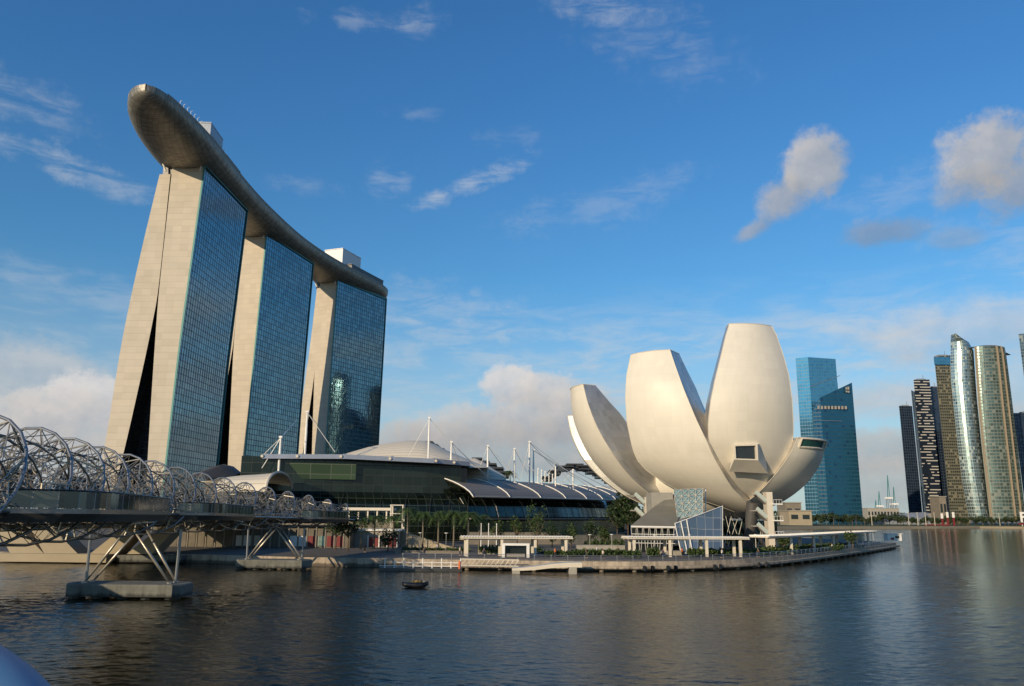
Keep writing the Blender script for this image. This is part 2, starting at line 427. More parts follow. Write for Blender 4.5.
def endwall_mat():
    m, b, bs = newmat('tower_cladding')
    uv, U, V_ = uvxy(b)
    hl = lines(b, V_, 3.45, 0.09); vl = lines(b, U, 4.6, 0.02)
    wn = cells(b, U, V_, 4.6, 3.45)
    k = b.m('SUBTRACT', b.ramp(wn.outputs[0], 0, 1, 0.93, 1.05, False), b.m('MULTIPLY', b.m('MAXIMUM', hl, b.m('MULTIPLY', vl, 0.5)), 0.13))
    n = b.noise(uv, 0.05, 5, 0.6)
    k = b.m('MULTIPLY', k, b.ramp(n, 0.3, 0.7, 0.93, 1.07, False))
    g = b.vm('SCALE', (0.47, 0.405, 0.315)); b.nt.links.new(k, g.node.inputs['Scale'])
    b.nt.links.new(g, bs.inputs['Base Color']); bs.inputs['Roughness'].default_value = 0.65
    return m
def petal_mat():
    m, b, bs = newmat('petal_panels')
    uv, U, V_ = uvxy(b)
    hl = lines(b, V_, 2.4, 0.035); vl = lines(b, U, 2.4, 0.035)
    ln = b.m('MAXIMUM', hl, vl)
    wn = cells(b, U, V_, 2.4, 2.4)
    tc = b.n('ShaderNodeTexCoord')
    n = b.noise(tc.outputs['Object'], 0.12, 6, 0.6)
    stv = b.mapping(tc.outputs['Object'], (0.5, 0.5, 0.04))
    st = b.noise(stv, 1.0, 5, 0.6)
    k = b.m('SUBTRACT', b.ramp(wn.outputs[0], 0, 1, 0.975, 1.02, False), b.m('MULTIPLY', ln, 0.055))
    k = b.m('MULTIPLY', k, b.ramp(n, 0.3, 0.7, 0.98, 1.02, False))
    k = b.m('MULTIPLY', k, b.ramp(st, 0.35, 0.75, 1.01, 0.95, False))
    g = b.vm('SCALE', (0.69, 0.63, 0.52)); b.nt.links.new(k, g.node.inputs['Scale'])
    b.nt.links.new(g, bs.inputs['Base Color']); bs.inputs['Roughness'].default_value = 0.5
    bs.inputs['Specular IOR Level'].default_value = 0.45
    return m
def petal_side_mat():
    m, b, bs = newmat('petal_steel')
    uv, U, V_ = uvxy(b)
    wn = cells(b, U, V_, 1.2, 2.4)
    k = b.ramp(wn.outputs[0], 0, 1, 0.85, 1.1, False)
    g = b.vm('SCALE', (0.60, 0.57, 0.52)); b.nt.links.new(k, g.node.inputs['Scale'])
    b.nt.links.new(g, bs.inputs['Base Color']); bs.inputs['Roughness'].default_value = 0.36; bs.inputs['Metallic'].default_value = 0.7
    return m
def hull_mat():
    m, b, bs = newmat('hull_panels')
    uv, U, V_ = uvxy(b)
    hl = lines(b, V_, 1.5, 0.16); vl = lines(b, U, 2.6, 0.10)
    ln = b.m('MAXIMUM', hl, vl)
    wn = cells(b, U, V_, 2.6, 1.5)
    k = b.m('SUBTRACT', b.ramp(wn.outputs[0], 0, 1, 0.72, 1.18, False), b.m('MULTIPLY', ln, 0.42))
    g = b.vm('SCALE', (0.27, 0.25, 0.21)); b.nt.links.new(k, g.node.inputs['Scale'])
    b.nt.links.new(g, bs.inputs['Base Color']); bs.inputs['Roughness'].default_value = 0.5; bs.inputs['Metallic'].default_value = 0.35
    return m
MT['endwall'] = endwall_mat(); MT['petal'] = petal_mat(); MT['petal_side'] = petal_side_mat(); MT['hull'] = hull_mat()
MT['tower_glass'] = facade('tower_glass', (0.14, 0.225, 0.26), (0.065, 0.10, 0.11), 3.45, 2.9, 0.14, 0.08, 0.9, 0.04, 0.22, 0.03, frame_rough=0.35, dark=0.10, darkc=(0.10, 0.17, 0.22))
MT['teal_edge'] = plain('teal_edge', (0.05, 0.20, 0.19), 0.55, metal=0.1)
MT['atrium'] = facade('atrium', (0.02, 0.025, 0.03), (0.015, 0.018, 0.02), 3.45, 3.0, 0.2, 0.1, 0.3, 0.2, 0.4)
MT['mall_glass'] = facade('mall_glass', (0.028, 0.045, 0.034), (0.032, 0.042, 0.032), 2.0, 2.6, 0.10, 0.06, 0.75, 0.10, 0.5, 0.02, blind=0.0, frame_rough=0.4)
MT['upper_glass'] = facade('upper_glass', (0.016, 0.024, 0.018), (0.02, 0.026, 0.02), 3.0, 3.0, 0.08, 0.05, 0.3, 0.15, 0.3, 0.02)
MT['green_glass'] = facade('green_glass', (0.06, 0.085, 0.04), (0.09, 0.10, 0.075), 3.0, 6.0, 0.06, 0.03, 0.55, 0.15, 0.3, 0.02)
MT['louvre'] = facade('louvre', (0.25, 0.21, 0.17), (0.14, 0.12, 0.10), 0.9, 400.0, 0.3, 0.0, 0.0, 0.6, 0.06, 0.0)
MT['shell_roof'] = facade('shell_roof', (0.66, 0.58, 0.45), (0.42, 0.36, 0.27), 600.0, 2.2, 0.0, 0.14, 0.0, 0.6, 0.04, 0.0, frame_rough=0.6)
MT['blue_glass'] = facade('blue_glass', (0.13, 0.18, 0.23), (0.2, 0.22, 0.24), 2.2, 1.9, 0.06, 0.08, 0.45, 0.08, 0.25, 0.02)

# ------------------------------------------------------------------ water and land
def water_mat():
    m, b, bs = newmat('bay_water')
    tc = b.n('ShaderNodeTexCoord'); v = tc.outputs['Object']
    bs.inputs['Base Color'].default_value = (0.012, 0.012, 0.005, 1)
    bs.inputs['Roughness'].default_value = 0.06; bs.inputs['IOR'].default_value = 1.33; bs.inputs['Specular IOR Level'].default_value = 0.34; bs.inputs['Specular Tint'].default_value = (1.0, 0.85, 0.54, 1)
    a = b.noise(b.mapping(v, (0.55, 1.0, 1), (0, 0, radians(12))), 2.2, 5, 0.6, 0.3)
    c = b.noise(b.mapping(v, (0.7, 1.0, 1), (0, 0, radians(-25))), 6.5, 3, 0.6, 0.3)
    d = b.noise(b.mapping(v, (0.5, 1.0, 1), (0, 0, radians(5))), 0.12, 3, 0.5)
    patch = b.ramp(b.noise(b.mapping(v, (0.6, 1.0, 1)), 0.02, 3, 0.5), 0.35, 0.65, 0.65, 1.15)
    h = b.m('ADD', b.m('MULTIPLY', a, 0.34), b.m('ADD', b.m('MULTIPLY', c, 0.10), b.m('MULTIPLY', d, 0.1)))
    h = b.m('MULTIPLY', h, patch)
    bp = b.n('ShaderNodeBump'); bp.inputs['Strength'].default_value = 1.0; bp.inputs['Distance'].default_value = 0.17
    b.nt.links.new(h, bp.inputs['Height']); b.nt.links.new(bp.outputs[0], bs.inputs['Normal'])
    df = b.n('ShaderNodeBsdfDiffuse'); df.inputs[0].default_value = (0.012, 0.012, 0.006, 1)   # dark body colour of the silty water, mixed in to dim its reflections
    mx = b.n('ShaderNodeMixShader'); mx.inputs[0].default_value = 0.13
    out = [n_ for n_ in b.nt.nodes if n_.type == 'OUTPUT_MATERIAL'][0]
    b.nt.links.new(bs.outputs[0], mx.inputs[1]); b.nt.links.new(df.outputs[0], mx.inputs[2]); b.nt.links.new(mx.outputs[0], out.inputs[0])
    return m
MT['water'] = water_mat()
import numpy as np
def build_water():
    rr = [0.5, 6.0, 14.0, 24.0]
    while rr[-1] < 110: rr.append(rr[-1] * 1.0023)
    while rr[-1] < 200: rr.append(rr[-1] * 1.0042)
    while rr[-1] < 800: rr.append(rr[-1] * 1.012)
    while rr[-1] < 14000: rr.append(rr[-1] * 1.25)
    rr = np.array(rr); fine = np.radians(44)
    th = np.concatenate([np.arange(-fine, fine, 0.0019), np.linspace(fine, 2 * np.pi - fine, 40)[:-1]])
    R_, T_ = np.meshgrid(rr, th, indexing='ij'); X = R_ * np.sin(T_); Y = R_ * np.cos(T_)
    dr = np.gradient(rr)[:, None]; Z = np.zeros_like(X); rng = np.random.RandomState(4)
    inner = ((T_ < fine - 0.01) & (T_ > -fine + 0.01)).astype(float)
    n = 46
    for i in range(n):
        lam = 0.30 * (3.6 / 0.30) ** (i / (n - 1.0)); k = 2 * np.pi / lam
        a = rng.normal(0.12, 0.48); dx, dy = np.sin(a), np.cos(a)
        slope = WAVE_SLOPE * (1.0 if lam < 1.6 else 0.5); fade = np.clip((lam / (2.2 * dr)) - 0.5, 0, 1)
        ph = rng.uniform(0, 6.28); arg = k * (X * dx + Y * dy) + ph
        Z += fade * slope / k * (np.sin(arg) + 0.22 * np.sin(2 * arg + 0.6))
    # gusts: patches of livelier and calmer water
    g_ = 0.84 + 0.40 * np.sin(X * 0.045 + 1.3 * np.sin(Y * 0.03)) * np.sin(Y * 0.06 + 0.7 * np.sin(X * 0.05 + 1))
    Z *= inner * g_
    nr, nt_ = X.shape; idx = np.arange(nr * nt_).reshape(nr, nt_); nx = np.roll(idx, -1, axis=1)
    q = np.stack([idx[:-1], idx[1:], nx[1:], nx[:-1]], -1).reshape(-1, 4)
    me = bpy.data.meshes.new('water'); me.vertices.add(nr * nt_); me.vertices.foreach_set('co', np.stack([X, Y, Z], -1).astype('f').ravel())
    nf = len(q); me.loops.add(nf * 4); me.loops.foreach_set('vertex_index', q.ravel().astype('i')); me.polygons.add(nf); me.polygons.foreach_set('loop_start', (np.arange(nf) * 4).astype('i')); me.polygons.foreach_set('use_smooth', np.ones(nf, dtype=bool))
    me.update(); me.materials.append(MT['water'])
    o = bpy.data.objects.new('water', me); COL.objects.link(o); return o
WAVE_SLOPE = 0.029
tag(build_water(), kind='structure')

LZ = 1.6
# waterfront line, left to right
edge_px = [(200, 565), (340, 567), (400, 569)]
quay = [Vector((-330, 190, 0)), Vector((-140, 168, 0))] + [G(x, y, 0) for x, y in ((200, 563), (300, 566), (380, 567))]
front = [G(x, y, 0) for x, y in ((400, 569), (460, 570), (600, 572), (660, 572), (700, 571), (750, 569), (800, 564), (835, 559), (860, 555), (885, 551), (900, 548))]
back_side = [Vector((128, 285, 0)), Vector((118, 330, 0)), Vector((100, 420, 0)), Vector((110, 700, 0)), Vector((240, 1400, 0))]
def inset(pts, d):
    out = []
    for i, p in enumerate(pts):
        a = pts[max(i - 1, 0)]; c = pts[min(i + 1, len(pts) - 1)]
        t = (c - a).normalized(); out.append(p + Vector((-t.y, t.x, 0)) * d)
    return out
land_front = quay + inset(front, 7.0)
land_poly = land_front + back_side + [Vector((240, 6000, 0)), Vector((-6000, 6000, 0)), Vector((-6000, 300, 0))]
mb = MB(); mb.prism([(p.x, p.y) for p in land_poly], -1.0, LZ, 1, 0)
tag(mb.build('ground', [MT['pave'], MT['quay_stone']]), kind='structure')

# curved boardwalk on piles, standing in the water in front of the land
def strip(pts, inner, z0, z1, mats, name):
    mb = MB(); rings = []
    for a, c in zip(pts, inner):
        rings.append([(a.x, a.y, z0), (c.x, c.y, z0), (c.x, c.y, z1), (a.x, a.y, z1)])
    mb.loft(rings, 0, True, True)
    return mb
fr = []
for i in range(len(front) - 1):      # densify
    for k in range(4): fr.append(front[i].lerp(front[i + 1], k / 4))
fr.append(front[-1])
for _ in range(3):
    fr = [fr[0]] + [(fr[i - 1] + fr[i] * 2 + fr[i + 1]) / 4 for i in range(1, len(fr) - 1)] + [fr[-1]]
fr_in = inset(fr, 8.5)
bw_thing = thing('boardwalk', 'long curved concrete boardwalk on piles along the water under the white museum', 'boardwalk', (fr[8].x, fr[8].y, 0))
strip(inset(fr, 1.2), fr_in, 0.95, LZ - 0.03, None, '').build('deck', MT['pave'], bw_thing)
strip(inset(fr, 1.0), inset(fr, 1.5), 0.55, LZ + 0.12, None, '').build('kerb', MT['quay_stone'], bw_thing)
strip(fr, inset(fr, 2.6), 0.45, 0.92, None, '').build('ledge', MT['quay_stone'], bw_thing)
pm = MB()
pile0 = None
acc = 0; fl = []
for i in range(len(fr) - 1):
    L = (fr[i + 1] - fr[i]).length
    while acc < L:
        fl.append((fr[i].lerp(fr[i + 1], acc / L), (fr[i + 1] - fr[i]).normalized())); acc += 1.5
    acc -= L
pin = [(p + Vector((-t.y, t.x, 0)) * 0.9, t) for p, t in fl]
for k, (p, t) in enumerate(pin[::4]):
    if pile0 is None:
        mb = MB(); mb.tube([(p.x, p.y, -1), (p.x, p.y, 0.45)], 0.42, 10); pile0 = mb.build('pile', MT['concrete'], bw_thing); pb = p
    else:
        c = pile0.copy(); COL.objects.link(c); c.parent = bw_thing; c.location = (p.x - pb.x, p.y - pb.y, 0)
# dark sheet standing in for the shade in the void behind the ledge
strip(inset(fr, 2.8), inset(fr, 3.2), -0.8, 0.94, None, '').build('void_shade', MT['dark_steel'], bw_thing)

# fenders on the ledge
k = 0; fen0 = None
for px in (644, 650, 656, 664, 672, 678, 712, 718, 760, 766):
    q = min(fl, key=lambda z: abs(proj((z[0].x, z[0].y, 0.6))[0] - px))
    p = q[0]; a = atan2(q[1].y, q[1].x)
    if fen0 is None:
        mb = MB(); mb.box((0, 0, 0), (0.55, 0.25, 0.8)); mb.box((0, -0.16, 0), (0.35, 0.08, 0.62)); mb.box((0, -.05, 0.44), (0.3, 0.3, 0.09))
        fen0 = mb.build('fender', MT['dark']); tag(fen0, 'small black rubber fender on the boardwalk ledge', 'fender', 'black fenders on the boardwalk ledge'); o = fen0
    else: o = fen0.copy(); COL.objects.link(o)
    o.location = (p.x + sin(a) * 0.12, p.y - cos(a) * 0.12, 0.60); o.rotation_euler = (0, 0, a)

# railing of the boardwalk
rail_t = thing('promenade_railing', 'long low metal railing of pale posts along the curved boardwalk edge', 'railing', (fr[8].x, fr[8].y, LZ))
ri = inset(fr, 1.7)
for h in (0.45, 0.75, 1.05):
    mb = MB(); mb.tube([(p.x, p.y, LZ + h) for p in ri], 0.035 if h < 1 else 0.05, 5); mb.build('rail', MT['steel'], rail_t)
ps0 = None
for k, (p, t) in enumerate([(p + Vector((-t.y, t.x, 0)) * 1.7, t) for p, t in fl][::1][:99 * 2:2] if len(fl) > 99 else fl):
    if ps0 is None:
        mb = MB(); mb.box((p.x, p.y, LZ + 0.48), (0.09, 0.09, 0.95)); mb.box((p.x, p.y, LZ + 1.0), (0.2, 0.2, 0.16)); ps0 = mb.build('post', MT['steel'], rail_t); pb = p
    else:
        c = ps0.copy(); COL.objects.link(c); c.parent = rail_t; c.location = (p.x - pb.x, p.y - pb.y, 0)

# kiosk at the boardwalk's tip
p = G(893, 541, LZ)
t = thing('ticket_booth', 'small white and red booth at the tip of the boardwalk', 'booth', (p.x, p.y, LZ))
mb = MB(); mb.box((p.x, p.y, LZ + 1.3), (5, 3, 2.4)); mb.build('body', MT['white_paint'], t)
mb = MB(); mb.box((p.x, p.y, LZ + 2.6), (5.6, 3.6, 0.18)); mb.build('roof', MT['white_paint'], t)
mb = MB(); mb.box((p.x - 0.8, p.y - 1.53, LZ + 0.8), (1.2, 0.05, 0.9)); mb.build('panel', MT['red'], t)
mb = MB(); mb.box((p.x + 0.9, p.y - 1.53, LZ + 1.4), (1.4, 0.05, 0.9)); mb.build('window', MT['dark_glass'], t)

# ------------------------------------------------------------------ three hotel towers
TW = [((-167.5, 404.2), (-165.7, 470.0), dict(b=5.2, top=25.0, mid=33.5, base=40.0)),
      ((-166.0, 511.7), (-150.5, 577.3), dict(b=3.2, top=23.0, mid=30.0, base=37.0)),
      ((-140.8, 619.0), (-111.0, 679.4), dict(b=2.2, top=22.0, mid=28.0, base=36.0))]
def smooth_tab(tab, x):
    """catmull-rom over a table"""
    xs = [t_[0] for t_ in tab]
    if x <= xs[0]: return tab[0][1]
    if x >= xs[-1]: return tab[-1][1]
    for i in range(len(tab) - 1):
        if x <= xs[i + 1]:
            t_ = (x - xs[i]) / (xs[i + 1] - xs[i])
            p1, p2 = tab[i][1], tab[i + 1][1]
            m1 = (p2 - (tab[i - 1][1] if i > 0 else p1)) / (xs[i + 1] - (xs[i - 1] if i > 0 else xs[i])) * (xs[i + 1] - xs[i])
            m2 = ((tab[i + 2][1] if i + 2 < len(tab) else p2) - p1) / ((xs[i + 2] if i + 2 < len(tab) else xs[i + 1]) - xs[i]) * (xs[i + 1] - xs[i])
            return (2 * t_**3 - 3 * t_**2 + 1) * p1 + (t_**3 - 2 * t_**2 + t_) * m1 + (-2 * t_**3 + 3 * t_**2) * p2 + (t_**3 - t_**2) * m2
TNAME = ['nearest of the three leaning hotel towers, under the overhanging tip of the sky deck',
         'middle one of the three hotel towers under the long sky deck',
         'farthest of the three hotel towers, under the end with the white box']
tower_frames = []
for ti, (A, B, q) in enumerate(TW):
    A = Vector((A[0], A[1], 0)); B = Vector((B[0], B[1], 0)); s = (B - A).normalized(); L = (B - A).length
    e = Vector((-s.y, s.x, 0))
    tower_frames.append((A, s, e, L))
    t = thing('hotel_tower', TNAME[ti], 'tower', (A.x, A.y, LZ), 'hotel towers carrying the sky deck')
    def W(ec, sc_, z): return A + e * ec + s * sc_ + Vector((0, 0, z))
    RR = [(1, q['b'] + 1.0), (35, q['b']), (90, q['b'] * 0.8), (140, q['b'] * 0.42), (193, 0.0)]
    RL = [(1, 13.0), (39, 14.8), (72, 16.2), (112, 17.6), (125, 17.8), (193, 17.6)]
    LR = [(1, 33.5), (40, 27.8), (80, 23.0), (105, 20.4), (122, 19.1), (189, 19.0)]
    LL = [(1, q['base'] + 2), (43, q['base'] - 2), (96, q['mid'] + 1.8), (140, q['mid'] - 2.5), (189, q['top'])]
    def slab(lo, hi, zt, s0, s1, name, west):
        n = 28; zs = [1 + (zt - 1) * k / n for k in range(n + 1)]
        mb = MB()
        for k in range(n):
            z0, z1 = zs[k], zs[k + 1]
            l0, l1, h0, h1 = smooth_tab(lo, z0), smooth_tab(lo, z1), smooth_tab(hi, z0), smooth_tab(hi, z1)
            # lo = west edge, hi = east edge
            mb.face([W(h0, s0, z0), W(l0, s0, z0), W(l1, s0, z1), W(h1, s0, z1)], [(h0, z0), (l0, z0), (l1, z1), (h1, z1)], 0)
            mb.face([W(l0, s1, z0), W(h0, s1, z0), W(h1, s1, z1), W(l1, s1, z1)], [(l0, z0), (h0, z0), (h1, z1), (l1, z1)], 0)
        mb.face([W(smooth_tab(hi, zt), s0, zt), W(smooth_tab(lo, zt), s0, zt), W(smooth_tab(lo, zt), s1, zt), W(smooth_tab(hi, zt), s1, zt)], None, 0)
        mb.build('end_wall', MT['endwall'], t)
        for tabl, side in ((lo, 0), (hi, 1)):
            g = MB()
            for k in range(n):
                z0, z1 = zs[k], zs[k + 1]; a0, a1 = smooth_tab(tabl, z0), smooth_tab(tabl, z1)
                pts = [W(a0, s0, z0), W(a0, s1, z0), W(a1, s1, z1), W(a1, s0, z1)]; u = [(0, z0), (s1 - s0, z0), (s1 - s0, z1), (0, z1)]
                if side: pts = pts[::-1]; u = u[::-1]
                g.face(pts, u, 0)
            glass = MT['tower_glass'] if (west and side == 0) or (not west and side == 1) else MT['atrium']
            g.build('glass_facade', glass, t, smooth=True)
    slab(RR, RL, 193, 0, L, 'west', True)
    slab(LR, LL, 189, 1.6, L - 1, 'east', False)
    # teal glass fins that project past the concrete at both edges of the bay-side facade
    for s_at in (-0.55, L + 0.05):
        g = MB(); n = 20
        rings = []
        for k in range(n + 1):
            z = 1 + 193.8 * k / n; a = smooth_tab(RR, z)
            rings.append([W(a - 0.7, s_at, z), W(a + 0.25, s_at, z), W(a + 0.25, s_at + 0.5, z), W(a - 0.7, s_at + 0.5, z)])
        g.loft(rings, 0, True, True); g.build('glass_fin', MT['teal_edge'], t)
    g = MB(); g.bar(W(-0.35, -0.5, 193.7), W(-0.35, L + 0.5, 193.7), 0.9, 1.9); g.build('parapet', MT['teal_edge'], t)
    # projecting window fins on the bay-side glass
    g = MB(); nb = int(L / 2.9)
    for j in range(1, nb):
        ss = j * 2.9 + 0.12
        n = 8; zs = [4 + 187.5 * k / n for k in range(n + 1)]
        for k in range(n):
            a0, a1 = smooth_tab(RR, zs[k]), smooth_tab(RR, zs[k + 1])
            p0, p1 = W(a0, ss, zs[k]), W(a1, ss, zs[k + 1]); q0, q1 = W(a0 - 0.12, ss, zs[k]), W(a1 - 0.12, ss, zs[k + 1])
            dd = s * 0.1
            g.face([p0 - dd, q0 - dd, q1 - dd, p1 - dd]); g.face([q0 + dd, p0 + dd, p1 + dd, q1 + dd]); g.face([q0 - dd, q0 + dd, q1 + dd, q1 - dd])
    g.build('window_fins', MT['tower_glass'], t)
    # atrium glass closing the gap between the two legs
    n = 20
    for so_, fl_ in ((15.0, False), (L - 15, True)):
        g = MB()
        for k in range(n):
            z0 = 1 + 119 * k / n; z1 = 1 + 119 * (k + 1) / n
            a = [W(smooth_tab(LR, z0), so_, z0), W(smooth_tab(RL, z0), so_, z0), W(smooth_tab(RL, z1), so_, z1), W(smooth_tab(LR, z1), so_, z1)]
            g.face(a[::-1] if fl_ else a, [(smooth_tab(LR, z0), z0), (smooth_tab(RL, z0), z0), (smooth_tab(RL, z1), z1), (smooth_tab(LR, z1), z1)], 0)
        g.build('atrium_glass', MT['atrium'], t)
    # dark recessed storey that carries the sky deck, with white struts
    g = MB()
    poly = [W(2.2, 2, 0), W(2.2, L - 2, 0), W(23.5, L - 2, 0), W(23.5, 2, 0)]
    g.prism([(p_.x, p_.y) for p_ in poly], 189.2, 197.2); g.build('plant_storey', MT['dark_steel'], t)
    for (ea, eb) in ((21.0, 24.0), (2.0, 0.8)):
        g = MB(); g.tube([W(ea, 0.2, 190), W(eb, -2.5, 198.5)], 0.55, 8); g.build('strut', MT['white_paint'], t)

# ------------------------------------------------------------------ sky deck
def catmull(pts, n):
    out = []
    P_ = [pts[0] * 2 - pts[1]] + list(pts) + [pts[-1] * 2 - pts[-2]]
    for i in range(1, len(P_) - 2):
        for k in range(n):
            t_ = k / n; a, b_, c, d = P_[i - 1], P_[i], P_[i + 1], P_[i + 2]
            out.append(0.5 * ((2 * b_) + (c - a) * t_ + (2 * a - 5 * b_ + 4 * c - d) * t_ * t_ + (3 * b_ - a - 3 * c + d) * t_**3))
    out.append(pts[-1].copy()); return out
west = [Vector(v + (0,)) for v in ((-157.6, 372.0), (-159.3, 409.0), (-159.6, 450.0), (-157.5, 490.0), (-151.6, 541.0), (-142.8, 581.0), (-133.0, 612.0), (-119.5, 648.0))]
ctr = []
for i, p_ in enumerate(west):
    a = west[max(i - 1, 0)]; c = west[min(i + 1, len(west) - 1)]; tt = (c - a).normalized()
    ctr.append(p_ + Vector((-tt.y, tt.x, 0)) * 18.5)
ctr = [Vector((-170.5, 337.5, 0)), Vector((-173.8, 352, 0))] + ctr
dirn = (ctr[-1] - ctr[-2]).normalized()
ctr += [ctr[-1] + Vector((dirn.x + 0.02, dirn.y, 0)) * 28, ctr[-1] + Vector((dirn.x + 0.05, dirn.y, 0)) * 47]
cl = catmull(ctr, 14)
ln_ = [0.0]
for a, c in zip(cl, cl[1:]): ln_.append(ln_[-1] + (c - a).length)
Ltot = ln_[-1]
SKZ = 203.0
sky_t = thing('sky_deck', 'long boat-shaped deck with curved panelled hull lying across the three towers', 'sky deck', (-175, 420, 190))
def hw(sv):
    a = sv; b_ = Ltot - sv
    wd = 18.7
    if a < 78: wd *= sqrt(max(0.0, 1 - ((78 - a) / 78) ** 2.1)) ** 1.0
    if b_ < 40: wd *= sqrt(max(0.0, 1 - ((40 - b_) / 40) ** 2.4))
    return wd
rings = []; topw = []; tope = []
for i, c in enumerate(cl):
    a = cl[max(i - 1, 0)]; d = cl[min(i + 1, len(cl) - 1)]; tt = (d - a).normalized(); nn = Vector((-tt.y, tt.x, 0))
    wd = max(hw(ln_[i]), 0.25); dep = 1.0 + 9.0 * (wd / 18.7) ** 0.9
    rg = [c - nn * wd + Vector((0, 0, SKZ)), c + nn * wd + Vector((0, 0, SKZ)), c + nn * wd + Vector((0, 0, SKZ - 1.6))]
    for k in range(1, 16):
        an = pi * k / 16
        rg.append(c + nn * wd * cos(an) + Vector((0, 0, SKZ - 1.6 - dep * sin(an) ** 0.85)))
    rg.append(c - nn * wd + Vector((0, 0, SKZ - 1.6)))
    rings.append(rg); topw.append(c - nn * wd); tope.append(c + nn * wd)
hullb = MB(); hullb.loft([r[2:] + [r[0]] for r in rings], 0, False, False, flip=False); ho = hullb.build('hull', MT['hull'], sky_t, smooth=True)
rimb = MB(); rimb.loft([[r[-1] * 0.75 + r[0] * 0.25 + Vector((0, 0, 0.05)), r[0] + (r[0] - r[1]) * 0.006 + Vector((0, 0, 0.2)), r[0] + (r[1] - r[0]) * 0.03 + Vector((0, 0, 0.2))] for r in rings[8:]], 0, False); rimb.loft([[r[1] - (r[1] - r[0]) * 0.03, r[1], r[2]] for r in rings[8:]], 0, False)
tipb = MB(); tipb.loft([[r[0], r[0] * 0.5 + r[1] * 0.5 + Vector((0, 0, 0.5)), r[1], r[2]] for r in rings[:10]], 0, False); tipb.build('tip_cover', MT['hull'], sky_t)
rimb.build('rim', MT['pale_concrete'], sky_t)
db = MB(); db.loft([[r[0] + (r[1] - r[0]) * 0.03 + Vector((0, 0, 0)), r[0] + (r[1] - r[0]) * 0.97] for r in rings], 0, False); db.build('deck', MT['pave'], sky_t)
# parapet glass and railing along the edge
gl = MB(); gl.loft([[r[0] + (r[1] - r[0]) * 0.035, r[0] + (r[1] - r[0]) * 0.035 + Vector((0, 0, 1.3))] for r in rings[8:]], 0, False)
gl.loft([[r[0] + (r[1] - r[0]) * 0.965, r[0] + (r[1] - r[0]) * 0.965 + Vector((0, 0, 1.3))] for r in rings[8:]], 0, False)
gl.build('parapet', MT['blue_steel'], sky_t)
def deck_at(sv, off):
    for i in range(len(ln_) - 1):
        if ln_[i + 1] >= sv:
            t_ = (sv - ln_[i]) / (ln_[i + 1] - ln_[i]); c = cl[i].lerp(cl[i + 1], t_); tt = (cl[i + 1] - cl[i]).normalized(); nn = Vector((-tt.y, tt.x, 0))
            return c - nn * off, tt
    return cl[-1], Vector((0, 1, 0))
def deck_box(name, label, cat, s0, s1, o0, o1, z0, z1, mat, parts=()):
    pts = [deck_at(s0, o1)[0], deck_at(s0, o0)[0], deck_at(s1, o0)[0], deck_at(s1, o1)[0]]
    cx = sum((p_ for p_ in pts), Vector()) / 4
    # ccw from above
    ar = sum(pts[i].x * pts[(i + 1) % 4].y - pts[(i + 1) % 4].x * pts[i].y for i in range(4))
    if ar < 0: pts = pts[::-1]
    t = thing(name, label, cat, (cx.x, cx.y, z0))
    g = MB(); g.prism([(p_.x, p_.y) for p_ in pts], z0, z1 - 0.6); g.build('body', mat, t)
    k = 1.03; g = MB(); g.prism([(cx.x + (p_.x - cx.x) * k, cx.y + (p_.y - cx.y) * k) for p_ in pts], z1 - 0.6, z1); g.build('roof', mat, t)
    g = MB(); 
    a, b2 = [p_ for p_ in pts][0], pts[1]
    g.box(((pts[0].x + pts[1].x) / 2, (pts[0].y + pts[1].y) / 2, z0 + (z1 - z0) * 0.35), (1.6, 0.3, (z1 - z0) * 0.6)); g.build('door', MT['dark_steel'], t)
    return t
MT['rooftop_white'] = plain('rooftop_white', (0.72, 0.70, 0.68), 0.5, var=0.05)
MT['rooftop_grey'] = plain('rooftop_grey', (0.30, 0.32, 0.35), 0.35, metal=0.3)
def s_at_px(px):
    best = None
    for i, w_ in enumerate(topw):
        x, y = proj((w_.x, w_.y, SKZ))
        if w_.y > 345 and (best is None or abs(x - px) < best[0]): best = (abs(x - px), ln_[i])
    return best[1]
s1 = s_at_px(205)
deck_box('rooftop_room', 'grey and white box room on the deck above the nearest tower', 'roof room', s1 + 10, s1 + 30, 9, 16.5, SKZ, SKZ + 9.0, MT['rooftop_grey'])
s3 = s_at_px(352)
deck_box('rooftop_room', 'big white box room on the far end of the sky deck', 'roof room', s3 - 2, s3 + 26, -6, 11, SKZ, SKZ + 17.5, MT['rooftop_white'])
deck_box('rooftop_pavilion', 'long low dark pavilion along the deck edge past the white box', 'roof pavilion', s3 + 4, s3 + 55, 11.5, 16.5, SKZ, SKZ + 5.2, MT['dark_steel'])
deck_box('rooftop_pavilion', 'low dark pavilion on the deck above the first gap between towers', 'roof pavilion', s1 + 42, s1 + 66, 9, 15, SKZ, SKZ + 5.5, MT['dark_steel'])
deck_box('rooftop_pavilion', 'small dark cabin on the deck edge above the second tower', 'roof pavilion', s1 + 70, s1 + 82, 11, 15, SKZ, SKZ + 4.5, MT['dark_steel'])
